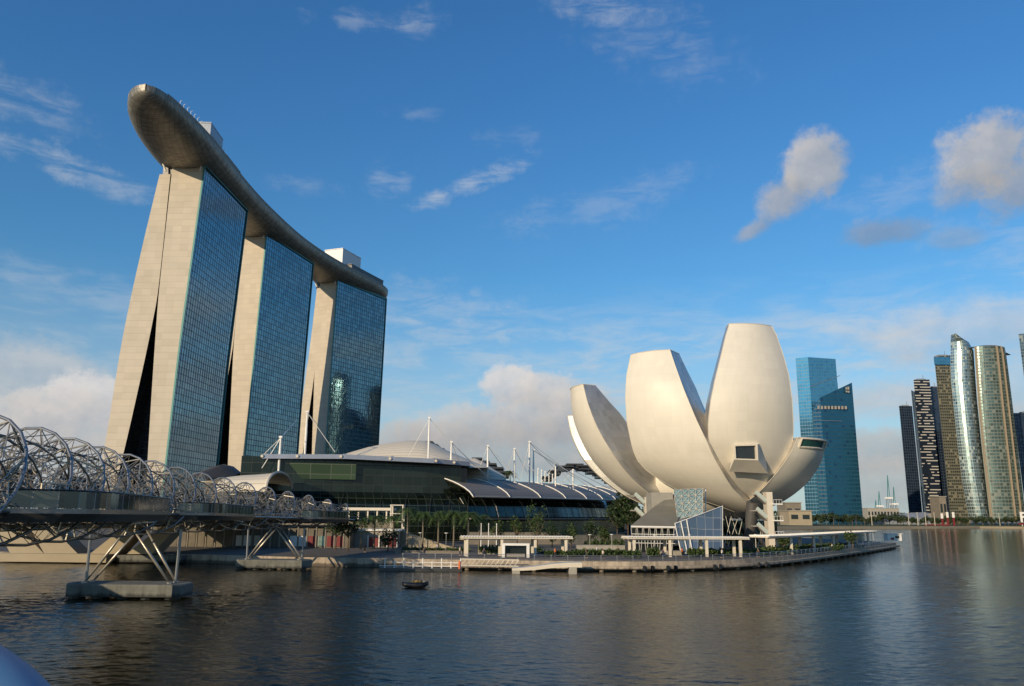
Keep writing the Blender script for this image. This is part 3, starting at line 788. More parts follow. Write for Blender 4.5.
# masts / parasols near the tip
mast0 = None
for k in range(16):
    p_, tt = deck_at(20 + k * 3.6, 0); o_ = min(hw(20 + k * 3.6) - 1.5, 18)
    p_ = deck_at(20 + k * 3.6, o_)[0]
    if mast0 is None:
        mb = MB(); mb.tube([(0, 0, 0), (0, 0, 3.4)], 0.12, 5); mb.tube([(0, 0, 3.3), (0.9, 0, 3.7)], 0.1, 5); mb.tube([(0, 0, 0), (0, 0, 0.4)], 0.3, 6)
        mast0 = mb.build('roof_lamp', MT['white_paint']); o = mast0
        tag(o, 'thin pale lamp post standing on the tip of the sky deck', 'lamp post', 'lamp posts along the tip of the sky deck')
    else: o = mast0.copy(); COL.objects.link(o)
    o.location = (p_.x, p_.y, SKZ)
random.seed(5)

# ------------------------------------------------------------------ foliage helpers
def leaves(mb, c, rx, ry, rz, n, leaf, seed, clumps=14, m=0):
    rnd = random.Random(seed); cs = []
    for _ in range(clumps):
        while True:
            x, y, z = rnd.uniform(-1, 1), rnd.uniform(-1, 1), rnd.uniform(-1, 1)
            if x * x + y * y + z * z < 1: break
        k = 0.72; cs.append((x * k, y * k, z * k, rnd.uniform(0.25, 0.5)))
    for i in range(n):
        x, y, z, r = cs[i % clumps]
        a, b_ = rnd.uniform(0, 2 * pi), math.acos(rnd.uniform(-1, 1)); rr = r * rnd.uniform(0.5, 1.0) ** 0.5
        p_ = Vector((c[0] + (x + rr * sin(b_) * cos(a)) * rx, c[1] + (y + rr * sin(b_) * sin(a)) * ry, c[2] + (z + rr * cos(b_)) * rz))
        d1 = Vector((rnd.gauss(0, 1), rnd.gauss(0, 1), rnd.gauss(0, 0.5))).normalized(); d2 = d1.cross(Vector((rnd.gauss(0, 1), rnd.gauss(0, 1), rnd.gauss(0, 1)))).normalized()
        l = leaf * rnd.uniform(0.6, 1.3); mb.face([p_ - d1 * l, p_ + d2 * l * 0.55, p_ + d1 * l, p_ - d2 * l * 0.55], None, m)
def tree(x, y, z, h, r, label, leafm='leaf', seed=1, n=900, leaf=0.32, group=None, trunk_r=0.18, ch=0.62):
    t = thing('tree', label, 'tree', (x, y, z), group); rnd = random.Random(seed)
    mb = MB(); top = h * (1 - ch * 0.55)
    mb.tube([(x, y, z), (x + 0.1, y, z + top * 0.5), (x, y + 0.1, z + top)], [trunk_r, trunk_r * 0.75, trunk_r * 0.4], 7)
    for k in range(6):
        a = k * 1.05 + rnd.random(); z0 = z + h * (1 - ch) * rnd.uniform(0.75, 1.1)
        mb.tube([(x, y, z0), (x + cos(a) * r * 0.35, y + sin(a) * r * 0.35, z0 + h * 0.16), (x + cos(a) * r * 0.62, y + sin(a) * r * 0.62, z0 + h * 0.34)], [trunk_r * 0.5, trunk_r * 0.3, trunk_r * 0.12], 5)
    mb.build('trunk', MT['bark'], t, smooth=True)
    mb = MB(); leaves(mb, (x, y, z + h * (1 - ch / 2)), r, r, h * ch / 2 * 1.15, n, leaf, seed)
    mb.build('crown', MT[leafm], t); return t
def palm(h, seed, nf=20, fl_=2.3):
    t = thing('palm_tree', '', 'palm tree', (0, 0, 0), 'palm trees in front of the dark glass mall'); rnd = random.Random(seed)
    mb = MB(); mb.tube([(0, 0, 0), (0.05, 0, h * 0.3), (0.02, 0.05, h * 0.7), (0.0, 0, h)], [0.26, 0.2, 0.17, 0.15], 8); mb.build('trunk', MT['palm_bark'], t, smooth=True)
    mb = MB()
    for k in range(nf):
        a = 2 * pi * k / nf * 2.4 + rnd.uniform(-0.2, 0.2); up = rnd.uniform(-0.2, 1.1); Lf = fl_ * rnd.uniform(0.85, 1.15)
        pts = []
        for j in range(8):
            s_ = j / 7; pts.append(Vector((cos(a) * Lf * s_ * (1 - 0.25 * up * (1 - s_)), sin(a) * Lf * s_ * (1 - 0.25 * up * (1 - s_)), h + Lf * (up * s_ * 0.75 - (0.85 + 0.2 * up) * s_ * s_))))
        for j in range(7):
            p0, p1 = pts[j], pts[j + 1]; d = (p1 - p0).normalized(); sd = d.cross(Vector((0, 0, 1))).normalized()
            for sg in (-1, 1):
                for u_ in (0.0, 0.5):
                    q0 = p0.lerp(p1, u_); ll = 0.8 * (1 - (j / 7) ** 2 * 0.7) * rnd.uniform(0.8, 1.2)
                    tip = q0 + sd * sg * ll + d * 0.28 + Vector((0, 0, -0.22 * ll - rnd.uniform(0, 0.12)))
                    mb.face([q0 - d * 0.06, tip, q0 + d * 0.13])
        mb.face([pts[0], pts[3] + Vector((0, 0, 0.04)), pts[7], pts[3] - Vector((0, 0, 0.04))])
    mb.build('crown', MT['leaf_palm'], t)
    return t

# ------------------------------------------------------------------ lotus shaped museum
AX = Vector((57.0, 235.0, 0))
def tabf(tab): return lambda y: lerp_tab(tab, y)
def cr2(pts, n):
    out = catmull([Vector((a, b_, 0)) for a, b_ in pts], n); return [(v.x, v.y) for v in out]
mus = thing('lotus_museum', 'huge white flower shaped building of upright curved petals on the promenade', 'museum', (AX.x, AX.y, LZ))
def petal(theta, prof, wtab, bulge=0.13, dtab=None, XL=None, XR=None, nsub=6, name='petal', side='petal_side', ztop_tilt=0.0, cen=0.0, win=0.35):
    th = radians(theta); u = Vector((sin(th), -cos(th), 0)); v = Vector((cos(th), sin(th), 0))
    pr = cr2(prof, nsub); N = len(pr); rows = []
    for i, (r, z) in enumerate(pr):
        f = i / (N - 1); wv = lerp_tab(wtab, f); c = cen * f
        if XL:
            for _ in range(12):
                pl = AX + u * r + v * (c - wv) + Vector((0, 0, z)); p2 = AX + u * r + v * (c + wv) + Vector((0, 0, z))
                xl, yl = proj(pl); xr, yr = proj(p2); k = (FPX * cos(th)) / pl.y
                dl = (XL(yl) - xl) / k; dr = (XR(yr) - xr) / k
                c += (dl + dr) / 2 * 0.8; wv = max(0.6, wv + (dr - dl) / 2 * 0.8)
        d = lerp_tab(dtab, f); rows.append((r, z, c, wv, d))
    out = MB(); K = 12; rg = []
    for (r, z, c, wv, d) in rows:
        rg.append([AX + u * (r + bulge * wv * 2 * (1 - (2 * k / K - 1) ** 2)) + v * (c + wv * (2 * k / K - 1)) + Vector((0, 0, z)) for k in range(K + 1)])
    out.loft(rg, 0, False)
    o = out.build(name, MT['petal'], mus, smooth=True)
    sd = MB()
    def inner(row, sg):
        r, z, c, wv, d = row
        return AX + u * (r - d) + v * (c + sg * wv * win) + Vector((0, 0, z + d * ztop_tilt))
    sd.loft([[inner(rw, -1), g[0]] for rw, g in zip(rows, rg)], 0, False)
    sd.loft([[g[-1], inner(rw, 1)] for rw, g in zip(rows, rg)], 0, False)
    sd.loft([[inner(rw, 1), inner(rw, -1)] for rw, g in zip(rows, rg)], 0, False)
    sd.build('petal_side', MT[side], o)
    tp = MB(); top = [p_.copy() for p_ in rg[-1]] + [inner(rows[-1], 1), inner(rows[-1], -1)]
    tp.face(top); tp.face([p_ - Vector((0, 0, 0.3)) for p_ in top][::-1]); tp.build('skylight', MT['dark_glass'], o)
    ed = MB()
    ed.tube(rg[-1] + [inner(rows[-1], 1), inner(rows[-1], -1), rg[-1][0]], 0.12, 5); ed.build('top_edge', MT['cream_paint'], o)
    # narrow light rims down both edges
    for k_ in (0, -1):
        e2 = MB(); e2.tube([g[k_] for g in rg], 0.09, 5); e2.build('edge_trim', MT['cream_paint'], o)
    return o
P3L = tabf([(349, 631.5), (354, 631), (375.6, 626.5), (397.5, 625.5), (423, 627), (448.5, 632.5), (460, 637), (470, 646), (480, 660), (489, 676), (496, 690), (501, 704), (507, 722), (512, 735)])
P3R = tabf([(349, 669.6), (365, 675), (390, 684), (419, 696), (443, 707.5), (456, 713), (470, 721), (480, 727), (489, 733), (501, 745), (507, 751), (512, 754)])
P4L = tabf([(325, 729), (334, 726), (357, 720.5), (379, 715), (401, 710.5), (423, 708), (441, 708.5), (456, 714.5), (470, 721.5), (478, 726.5), (489, 735), (496, 741), (503, 749), (510, 756)])
P4R = tabf([(325, 771), (334, 776), (354, 783), (375.6, 789), (401, 792.3), (430, 793.5), (456, 791.5), (478, 784.5), (489, 779), (496, 774), (503, 766), (510, 758)])
prof4 = [(6, 9.6), (12, 11.3), (19, 15.0), (25, 20.5), (29.5, 28), (31.6, 37), (30.9, 45), (28.3, 53), (25.3, 60.4)]
prof3 = [(6, 9.6), (12, 11.3), (19, 15.0), (25.5, 20.5), (30.5, 28), (33, 36), (33.2, 43), (31.6, 48), (29.8, 53.0)]
DT = [(0, 1.5), (0.25, 6), (0.5, 11), (0.75, 10), (1, 6.5)]
DT4 = [(0, 1.5), (0.25, 4), (0.5, 7.5), (0.75, 6), (1, 4)]
petal(-38, prof3, [(0, 2), (1, 5)], 0.12, DT, P3L, P3R, win=0.92)
petal(10, prof4, [(0, 2), (1, 6)], 0.12, DT4, P4L, P4R, win=0.85)
petal(-80, [(5, 9.5), (15, 12.5), (23.8, 17.8), (30.4, 24.5), (35.0, 32.0), (37.6, 39.0), (38.7, 45.6)], [(0, 3), (0.3, 8.5), (0.55, 10.5), (0.8, 9.0), (1, 6.6)], 0.12, [(0, 1.5), (0.3, 7), (0.6, 12), (0.8, 9), (1, 4.0)], win=0.8)
petal(-112, [(5, 9.5), (17.5, 12.9), (27, 18.6), (34.3, 25.8), (38.6, 33), (40.8, 39.6)], [(0, 3), (0.3, 8), (0.6, 9), (1, 5)], 0.12, [(0, 1.5), (0.3, 5), (0.6, 7), (1, 5)], win=1.02)
P5 = petal(40, [(5, 9.5), (13, 11.4), (20.5, 14.8), (26.5, 19.2), (31.2, 24.6), (33.5, 29.6)], [(0, 3), (0.35, 8.2), (0.6, 9.0), (0.8, 8.2), (1, 6.8)], 0.13, [(0, 1.5), (0.3, 5), (0.6, 7), (1, 6)])
for th_, sc_ in ((96, 0.86), (133, 0.8), (170, 0.8), (-137, 0.84), (-172, 0.8)):
    petal(th_, [(5, 9.5), (13 * sc_, 11.4), (21 * sc_, 15), (27.5 * sc_, 20), (32 * sc_, 25.5), (34 * sc_, 30)], [(0, 3), (0.35, 8), (0.6, 8.6), (1, 5.5)], 0.12, [(0, 1.5), (0.3, 4), (0.6, 6), (1, 5)])
# bowl core behind the petals
mb = MB()
core = [(0.5, 9.0), (7, 9.1), (12, 10.6), (17, 13.6), (20, 18), (20, 22), (0.5, 20)]
mb.loft([[AX + Vector((cos(2 * pi * k / 40) * r, sin(2 * pi * k / 40) * r, z)) for k in range(40)] for r, z in core], 0, True)
mb.build('bowl', MT['petal'], mus, smooth=True)
MT['teal_glass'] = plain('teal_glass', (0.03, 0.09, 0.08), 0.15, spec=0.6)
# window on the right-hand petal's outer face
def quad_on(px4, Y4): return [P(x, y, Y) for (x, y), Y in zip(px4, Y4)]
th = radians(40); u5 = Vector((sin(th), -cos(th), 0)); v5 = Vector((cos(th), sin(th), 0))
g = MB()
def p5(t_, z, off): 
    r = lerp_tab([(19.2, 26.5), (24.6, 31.2), (29.6, 33.5)], z); wv = 7.2
    return AX + u5 * (r + 0.26 * wv * (1 - t_ * t_) + off) + v5 * (t_ * wv) + Vector((0, 0, z))
g.loft([[p5(-0.8 + 1.6 * k / 8, z, 0.28) for k in range(9)] for z in (27.4, 29.2)], 0, False); g.build('window', MT['teal_glass'], P5)
g = MB(); g.tube([p5(-0.85 + 1.7 * k / 8, 27.2, 0.3) for k in range(9)] + [p5(0.85 - 1.7 * k / 8, 29.35, 0.3) for k in range(9)] + [p5(-0.85, 27.2, 0.3)], 0.28, 5); g.build('window_frame', MT['cream_paint'], P5)
# projecting window box on the tall petal
fr4 = quad_on([(733.5, 445), (757.5, 444.3), (758.3, 460.3), (734.4, 459.5)], [202.0] * 4)
bs4 = quad_on([(735, 443), (763, 443), (768, 473.5), (729, 471.5)], [206.5, 206.5, 206.0, 206.0])
md4 = quad_on([(731, 460), (764, 461)], [200.6, 200.6])
pod = MB()
pod.face([fr4[0], bs4[0], bs4[1], fr4[1]][::-1]); pod.face([fr4[3], fr4[2], bs4[2], bs4[3]][::-1]); pod.face([fr4[0], fr4[3], bs4[3], bs4[0]][::-1]); pod.face([fr4[1], bs4[1], bs4[2], fr4[2]][::-1])
po = pod.build('window_box', MT['petal'], mus)
g = MB()
ce = sum(fr4, Vector()) / 4; inn = [p_.lerp(ce, 0.17) + Vector((0, 0.9, 0)) for p_ in fr4]; inn0 = [p_.lerp(ce, 0.15) for p_ in fr4]
for k in range(4):
    j = (k + 1) % 4; g.face([fr4[k], fr4[j], inn0[j], inn0[k]]); g.face([inn0[k], inn0[j], inn[j], inn[k]])
g.build('window_frame', MT['cream_paint'], po)
g = MB(); g.face(inn[::-1]); 
g.build('window_glass', MT['dark_glass'], po)
g = MB()
for f_ in (0.27, 0.5, 0.73):
    a = inn[0].lerp(inn[1], f_) - Vector((0, 0.06, 0)); c = inn[3].lerp(inn[2], f_) - Vector((0, 0.06, 0)); g.bar(a, c, 0.12, 0.1)
g.build('mullion', MT['dark_steel'], po)

# museum base: columns, glass lobby, stairs
def col3(a, b_, r0, r1, mat, name='column', parent=mus, n=12):
    g = MB(); g.tube([a, b_], [r0, r1], n); return g.build(name, MT[mat], parent, smooth=True, angle=40)
MT['column_dark'] = plain('column_dark', (0.09, 0.085, 0.08), 0.5, metal=0.2)
MT['lattice'] = plain('lattice', (0.45, 0.43, 0.38), 0.5)
col3(P(748, 548, 213), P(753, 503, 211), 1.25, 1.7, 'column_dark')
for px_, Y_ in ((712, 232), (724, 238), (737, 243), (700, 245), (765, 240), (690, 228)):
    b_ = P(px_, 545, Y_); b_.z = LZ; tpt = AX.lerp(Vector((b_.x, b_.y, 0)), 0.6); tpt.z = 10.0
    col3(b_, tpt, 0.55, 0.75, 'column_dark')
for k, (xa, xb) in enumerate(((724, 733), (733, 724), (728, 741), (741, 729), (736, 745), (758, 765), (765, 757))):
    a = P(xa, 546, 224 + k * 0.5); a.z = LZ; c = P(xb, 509, 225 + k * 0.5); col3(a, c, 0.09, 0.09, 'lattice', 'brace', n=6)
g = MB(); q = [P(x, 545, 248) for x in (690, 775)]
g.box(((q[0].x + q[1].x) / 2, 250, LZ + 3.5), (q[1].x - q[0].x, 10, 7)); g.build('lobby', MT['mall_glass'], mus)
# leaning lift shaft of patterned glass
def lattice_panel(corners, nu, nv, r, mat, parent, name):
    """corners bl, br, tr, tl"""
    bl, br, tr, tl = [Vector(c) for c in corners]
    def at(a, b_): return bl.lerp(br, a).lerp(tl.lerp(tr, a), b_)
    g = MB()
    for i in range(nu + 1): g.tube([at(i / nu, 0), at(i / nu, 1)], r, 4)
    for j in range(nv + 1): g.tube([at(0, j / nv), at(1, j / nv)], r, 4)
    for i in range(nu):
        for j in range(nv):
            g.tube([at(i / nu, j / nv), at((i + 1) / nu, (j + 1) / nv)], r, 4); g.tube([at((i + 1) / nu, j / nv), at(i / nu, (j + 1) / nv)], r, 4)
    return g.build(name, MT[mat], parent)
MT['pale_glass'] = facade('pale_glass', (0.30, 0.42, 0.36), (0.4, 0.45, 0.4), 1.2, 1.2, 0.05, 0.05, 0.5, 0.15, 0.2, 0.02)
ent = thing('museum_entrance', 'low entrance hall with sloping grey roof and blue glass wall under the petals', 'entrance hall', (40, 195, LZ))
cA = [P(677.5, 519, 190.5), P(702.6, 514, 190), P(702.6, 488.4, 191.5), P(673.6, 489.7, 191.5)]
g = MB(); rgs = []
back = Vector((1.5, 6, 0))
g.face(cA, [(0, 0), (7, 0), (7, 6), (0, 6)]); g.face([cA[1], cA[1] + back, cA[2] + back, cA[2]], [(0, 0), (6, 0), (6, 6), (0, 6)]); g.face([cA[0] + back, cA[0], cA[3], cA[3] + back], [(0, 0), (6, 0), (6, 6), (0, 6)]); g.face([cA[3], cA[2], cA[2] + back, cA[3] + back])
g.build('glass_shaft', MT['pale_glass'], ent)
lattice_panel([c + Vector((0, -0.15, 0)) for c in cA], 4, 4, 0.07, 'lattice', ent, 'shaft_lattice')
g = MB()
for k in range(7):
    a = cA[1].lerp(cA[2], k / 6) + Vector((0.3, 0, 0)); g.bar(a, a + Vector((1.6, 5, 0)), 0.1, 0.1)
g.bar(cA[1] + Vector((1.9, 5, -1)), cA[2] + Vector((1.9, 5, 0)), 0.2, 0.2); g.build('side_frame', MT['white_paint'], ent)
MT['roof_slate'] = plain('roof_slate', (0.17, 0.155, 0.12), 0.7, var=0.15, scale=0.3)
rf = [P(631, 525.3, 186), P(675, 526, 184), P(679, 517.5, 190), P(655, 506, 199)]
g = MB(); g.face(rf); g.face([r_ - Vector((0, 0, 0.5)) for r_ in rf][::-1])
for k in range(4): g.face([rf[k], rf[k] - Vector((0, 0, 0.5)), rf[(k + 1) % 4] - Vector((0, 0, 0.5)), rf[(k + 1) % 4]])
g.face([rf[3], rf[2], P(702, 507, 197), P(674, 494, 203)])
g.build('roof', MT['roof_slate'], ent)
g = MB(); bl_ = P(660, 500, 203); g.prism([(P(651.5, 500, 201).x, 201), (P(673, 500, 201).x, 201), (P(673, 500, 201).x + 1, 209), (P(651.5, 500, 201).x, 209)], LZ, P(660, 492.5, 201).z); g.build('stair_core', MT['pale_concrete'], ent)
wl = [P(632, 549, 186.5), P(675, 549, 184.5)]
for w_ in wl: w_.z = LZ
g = MB(); g.face([wl[0] + Vector((0.5, 2, 0)), wl[1] + Vector((0, 2, 0)), rf[1] + Vector((0, 2, -0.6)), rf[0] + Vector((0.5, 2, -0.6))], [(0, 0), (9, 0), (9, 5), (0, 5)]); g.build('hall_glass', MT['dark_glass'], ent)
tr0 = None
for k in range(14):
    f = k / 14; a = wl[0].lerp(wl[1], f + (0.0 if k % 2 else 0.05)); c = rf[0].lerp(rf[1], f + (0.05 if k % 2 else 0.0)) - Vector((0, 0, 0.5))
    g = MB(); g.tube([a + Vector((0, 0.3, 0)), c], 0.075, 5); g.build('truss_strut', MT['lattice'], ent)
g = MB(); g.tube([rf[0] + Vector((0, -0.1, -0.3)), rf[1] + Vector((0, -0.1, -0.3))], 0.2, 5); g.build('roof_beam', MT['white_paint'], ent)
g = MB()
for f in (0.35, 0.68): g.bar(wl[0].lerp(rf[0], f), wl[1].lerp(rf[1], f), 0.1, 0.1)
g.build('rail_beam', MT['white_paint'], ent)
bw_ = [P(681, 549, 183.5), P(722.5, 549, 184.5), P(722.5, 506, 189), P(674.8, 523.5, 184)]
for i in (0, 1): bw_[i].z = LZ
g = MB(); g.face(bw_, [(0, 0), (10, 0), (10, 9), (-1, 5)]); dp = Vector((2, 9, 0))
g.face([bw_[1], bw_[1] + dp, bw_[2] + dp, bw_[2]], [(0, 0), (9, 0), (9, 9), (0, 9)]); g.face([bw_[3], bw_[2], bw_[2] + dp, bw_[3] + Vector((1, 7, 0))], [(0, 0), (9, 0), (9, 9), (0, 9)])
g.build('blue_glass_wall', MT['blue_glass'], ent)
g = MB(); g.tube([p_ + Vector((0, -0.1, 0)) for p_ in bw_] + [bw_[0] + Vector((0, -0.1, 0))], 0.14, 5)
for f in (0.12, 0.24): g.tube([bw_[0].lerp(bw_[1], f + 0.03) - Vector((0, .1, 0)), bw_[3].lerp(bw_[2], f) - Vector((0, .1, 0))], 0.13, 5)
g.build('wall_frame', MT['white_paint'], ent)

# outside stair towers
def stair_tower(px0, px1, ytop, Y, label, flights, left=True):
    a = XW(px0, Y, 6); c = XW(px1, Y, 6); zt = P(px0, ytop, Y).z
    t = thing('stair_tower', label, 'stair tower', ((a + c) / 2, Y, LZ), 'white stair towers under the petals')
    g = MB(); g.prism([(a, Y), (c, Y), (c, Y + 3), (a, Y + 3)], LZ, zt); g.build('wall', MT['cream_paint'], t)
    for yv in flights:
        z = P(px0, yv, Y).z
        g = MB(); g.box((c + 1.0, Y + 1.0, z), (2.6, 2.8, 0.28)); g.build('landing', MT['white_paint'], t)
        g = MB(); g.tube([(c + 0.1, Y - 0.3, z + 1.1), (c + 2.2, Y - 0.3, z + 1.1)], 0.05, 4)
        for k in range(4): g.tube([(c + 0.1 + 0.7 * k, Y - 0.3, z), (c + 0.1 + 0.7 * k, Y - 0.3, z + 1.1)], 0.04, 4)
        g.build('handrail', MT['white_paint'], t)
        g = MB(); h = 3.6
        g.face([(a - 2.6, Y + .2, z + h * 0.62), (a, Y + .2, z - 0.1), (a, Y + 2.4, z - 0.1), (a - 2.6, Y + 2.4, z + h * 0.62)])
        g.face([(a - 2.6, Y + .2, z + h * 0.62 + .3), (a - 2.6, Y + 2.4, z + h * 0.62 + .3), (a, Y + 2.4, z + .2), (a, Y + .2, z + .2)])
        g.face([(a - 2.6, Y + .2, z + h * 0.62), (a - 2.6, Y + .2, z + h * 0.62 + .3), (a, Y + .2, z + .2), (a, Y + .2, z - 0.1)])
        g.box((a - 3.1, Y + 1.3, z + h * 0.62 + 0.15), (1.2, 2.4, 0.3))
        g.build('stair_flight', MT['pale_concrete'], t)
        g = MB()
        g.bar((a - 2.6, Y + .25, z + h * 0.62 + .85), (a, Y + .25, z + .75), 0.06, 0.9); g.build('flight_parapet', MT['pale_glass'], t)
    return t
stair_tower(768.6, 774.6, 492, 205, 'white stair tower with zigzag flights under the tall petal', (504, 520.5, 536))
stair_tower(646.0, 651.0, 497, 212, 'white stair tower at the left end of the museum beside dark trees', (505.5, 520))
g = MB(); a = XW(651, 212, 6)

# ------------------------------------------------------------------ shopping mall
mall = thing('shopping_mall', 'long dark glass waterfront mall with curved grey louvred roofs and flat canopy', 'shopping mall', (0, 270, LZ))
# louvred vault sections with white ribs
pxe = [473, 510, 541, 566, 587, 603, 616, 627]; Ye = [250, 268, 286, 303, 320, 337, 354, 370]
eav = []
for px_, Y_ in zip(pxe, Ye):
    z = 15.0 + (Y_ - 250) * 0.012; eav.append(Vector((XW(px_, Y_, z), Y_, z)))
e0 = eav[0] - (eav[1] - eav[0]) * 0.05
def ribpts(p_, i):
    a = eav[max(i - 1, 0)]; c = eav[min(i + 1, len(eav) - 1)]; tt = (c - a); tt.z = 0; tt.normalize(); inn_ = Vector((-tt.y, tt.x, 0))
    R_ = []
    for k in range(9):
        f = k / 8; R_.append(p_ + inn_ * (15 * sin(f * pi / 2 * 0.92) * 1.0) * f ** 0.35 + Vector((0, 0, 6.2 * (1 - (1 - f) ** 1.9))))
    return R_, inn_
ribs = [ribpts(p_, i) for i, p_ in enumerate(eav)]
for i in range(len(ribs) - 1):
    g = MB(); A_, B_ = ribs[i][0], ribs[i + 1][0]
    g.loft([[a, c] for a, c in zip(A_, B_)], 0, False); g.loft([[a - Vector((0, 0, .4)), c - Vector((0, 0, .4))] for a, c in zip(A_, B_)], 0, False)
    # uv: v along arc for louvre lines
    g.build('louvre_roof', MT['louvre'], mall, smooth=True)
for i, (R_, _) in enumerate(ribs):
    g = MB(); g.tube([p_ + Vector((0, 0, 0.15)) for p_ in R_], 0.2, 6); g.build('roof_rib', MT['white_paint'], mall)
g = MB(); g.tube([R_[0] for R_, _ in ribs], 0.2, 6); g.build('eave_beam', MT['cream_paint'], mall)
# curved glass front below the eave
def facade_band(pts_top, prof, mat, name, parent, n0=0):
    g = MB(); rings = []
    for i, p_ in enumerate(pts_top):
        a = pts_top[max(i - 1, 0)]; c = pts_top[min(i + 1, len(pts_top) - 1)]; tt = (c - a); tt.z = 0; tt.normalize(); inn_ = Vector((-tt.y, tt.x, 0))
        rings.append([Vector((p_.x, p_.y, 0)) + inn_ * o_ + Vector((0, 0, z)) for o_, z in prof])
    # along path -> u, height -> v
    us = [0.0]
    for a, c in zip(rings, rings[1:]): us.append(us[-1] + (c[0] - a[0]).length)
    for i in range(len(rings) - 1):
        for k in range(len(prof) - 1):
            g.face([rings[i][k], rings[i + 1][k], rings[i + 1][k + 1], rings[i][k + 1]], [(us[i], prof[k][1]), (us[i + 1], prof[k][1]), (us[i + 1], prof[k + 1][1]), (us[i], prof[k + 1][1])])
    return g.build(name, MT[mat], parent, smooth=True)
facade_band([e0] + eav[1:], [(5.5, LZ), (3.0, 5), (2.5, 9), (3.6, 12.5), (6.5, 15.6), (9, 17.5)], 'mall_glass', 'glass_front', mall)
# dark vertical struts across the glass front
for i in range(26):
    f = i / 25 * (len(eav) - 1.001); k = int(f); p_ = eav[k].lerp(eav[k + 1], f - k); tt = (eav[k + 1] - eav[k]); tt.z = 0; tt.normalize(); inn_ = Vector((-tt.y, tt.x, 0))
    g = MB(); g.tube([Vector((p_.x, p_.y, z)) + inn_ * o_ for o_, z in ((5.2, 2), (2.7, 5), (2.2, 9), (3.3, 12.5), (5.0, 14.6))], 0.09, 4); g.build('glass_strut', MT['cream_paint'] if i % 3 == 0 else MT['dark_steel'], mall)
# rounded glass nose at the far end with white hoop ribs
R_, inn_ = ribs[-1]; tl = (eav[-1] - eav[-2]); tl.z = 0; tl.normalize()
nose = []
for j, (f, sc_) in enumerate(((0, 1.0), (5, 0.97), (10, 0.88), (14.5, 0.7), (17, 0.35))):
    c0 = Vector((eav[-1].x, eav[-1].y, LZ)) + tl * f
    nose.append([c0 + inn_ * (8 - 9.5 * sc_ * cos(a)) + Vector((0, 0, 17.5 * sc_ * sin(a) ** 0.8)) for a in [pi * k / 14 * 0.5 + 0.001 for k in range(15)]])
g = MB(); g.loft(nose, 0, False); g.build('glass_nose', MT['dark_glass'], mall, smooth=True)
for j in (0, 1, 2, 3):
    g = MB(); g.tube([q_ + tl * 0.2 + Vector((0, 0, .15)) for q_ in nose[j]], 0.22, 5); g.build('hoop', MT['white_paint'], mall)
# lower band: pale mullioned glass and slab edges
facade_band([e0] + eav[1:], [(1.6, 2.0), (1.6, 7.6)], 'green_glass', 'lower_glass', mall)
for zz, hh in ((8.1, 0.5), (2.0, 0.4)):
    g = MB(); rings = []
    for i, p_ in enumerate([e0] + eav[1:]):
        R2, in2 = ribpts(p_, i); b0 = Vector((p_.x, p_.y, 0))
        rings.append([b0 + in2 * -0.5 + Vector((0, 0, zz)), b0 + in2 * 4 + Vector((0, 0, zz)), b0 + in2 * 4 + Vector((0, 0, zz + hh)), b0 + in2 * -0.5 + Vector((0, 0, zz + hh))])
    g.loft(rings, 0, True, True); g.build('slab_edge', MT['concrete'], mall)
# flat roof plate behind the vaults
g = MB(); rt = [R_[-1] for R_, _ in ribs]; bk = [p_ + i_ * 45 for (R2, i_), p_ in zip(ribs, rt)]
for i in range(len(rt) - 1): g.face([rt[i], rt[i + 1], bk[i + 1], bk[i]]) ; g.face([bk[i], bk[i + 1], Vector((bk[i + 1].x, bk[i + 1].y, LZ)), Vector((bk[i].x, bk[i].y, LZ))])
g.build('roof_plate', MT['pale_concrete'], mall)

# section with the flat canopy (left)
Lp = [Vector((XW(235, 232, 10), 232, 0)), Vector((XW(300, 236, 10), 236, 0)), Vector((XW(380, 243, 10), 243, 0)), Vector((XW(430, 247, 10), 247, 0)), Vector((XW(468, 252, 10), 252, 0))]
facade_band(Lp, [(1.0, LZ), (-1.5, 6), (-1.6, 9), (0.2, 12.6), (3.2, 15.0), (6.5, 16.0)], 'mall_glass', 'glass_front', mall)
facade_band(Lp, [(6.5, 15.9), (6.7, 26.0)], 'upper_glass', 'upper_wall', mall)
Gp = [Vector((XW(289, 241, 22), 241.6, 0)), Vector((XW(353, 241, 22), 245.5, 0))]
facade_band(Gp, [(0, 19.6), (0, 24.4)], 'green_glass', 'green_glass_panel', mall)
for i in range(9):
    f = i / 8 * (len(Lp) - 1.001); k = int(f); p_ = Lp[k].lerp(Lp[k + 1], f - k)
    g = MB(); g.tube([p_ + Vector((0, o_, z)) for o_, z in ((-1.9, 6), (-2.0, 9), (-0.2, 12.7), (2.9, 15.2))], 0.1, 4); g.build('glass_strut', MT['dark_steel'], mall)
g = MB(); q0 = P(262, 458.5, 238); q1 = P(345, 458.8, 242); q2 = P(434, 463.0, 248); q3 = P(470, 466, 258)
qs = [q0, q1, q2, q3]; rings = []
for i, p_ in enumerate(qs):
    rings.append([p_, p_ + Vector((-2, 28, 0.6)), p_ + Vector((-2, 28, 1.4)), p_ + Vector((0, 0.3, 1.35))])
g.loft(rings, 0, True, True); g.build('flat_canopy', MT['rooftop_grey'], mall)
for f in (0.0, 0.42, 0.95, 1.5, 2.05, 2.55):
    k = int(f); p_ = qs[k].lerp(qs[k + 1], f - k)
    g = MB(); g.tube([p_ + Vector((0, -0.3, 0.7)), p_ + Vector((-0.6, 8, 1.7)), p_ + Vector((-2, 28, 2.2))], 0.45, 6); g.build('canopy_rib', MT['cream_paint'], mall)
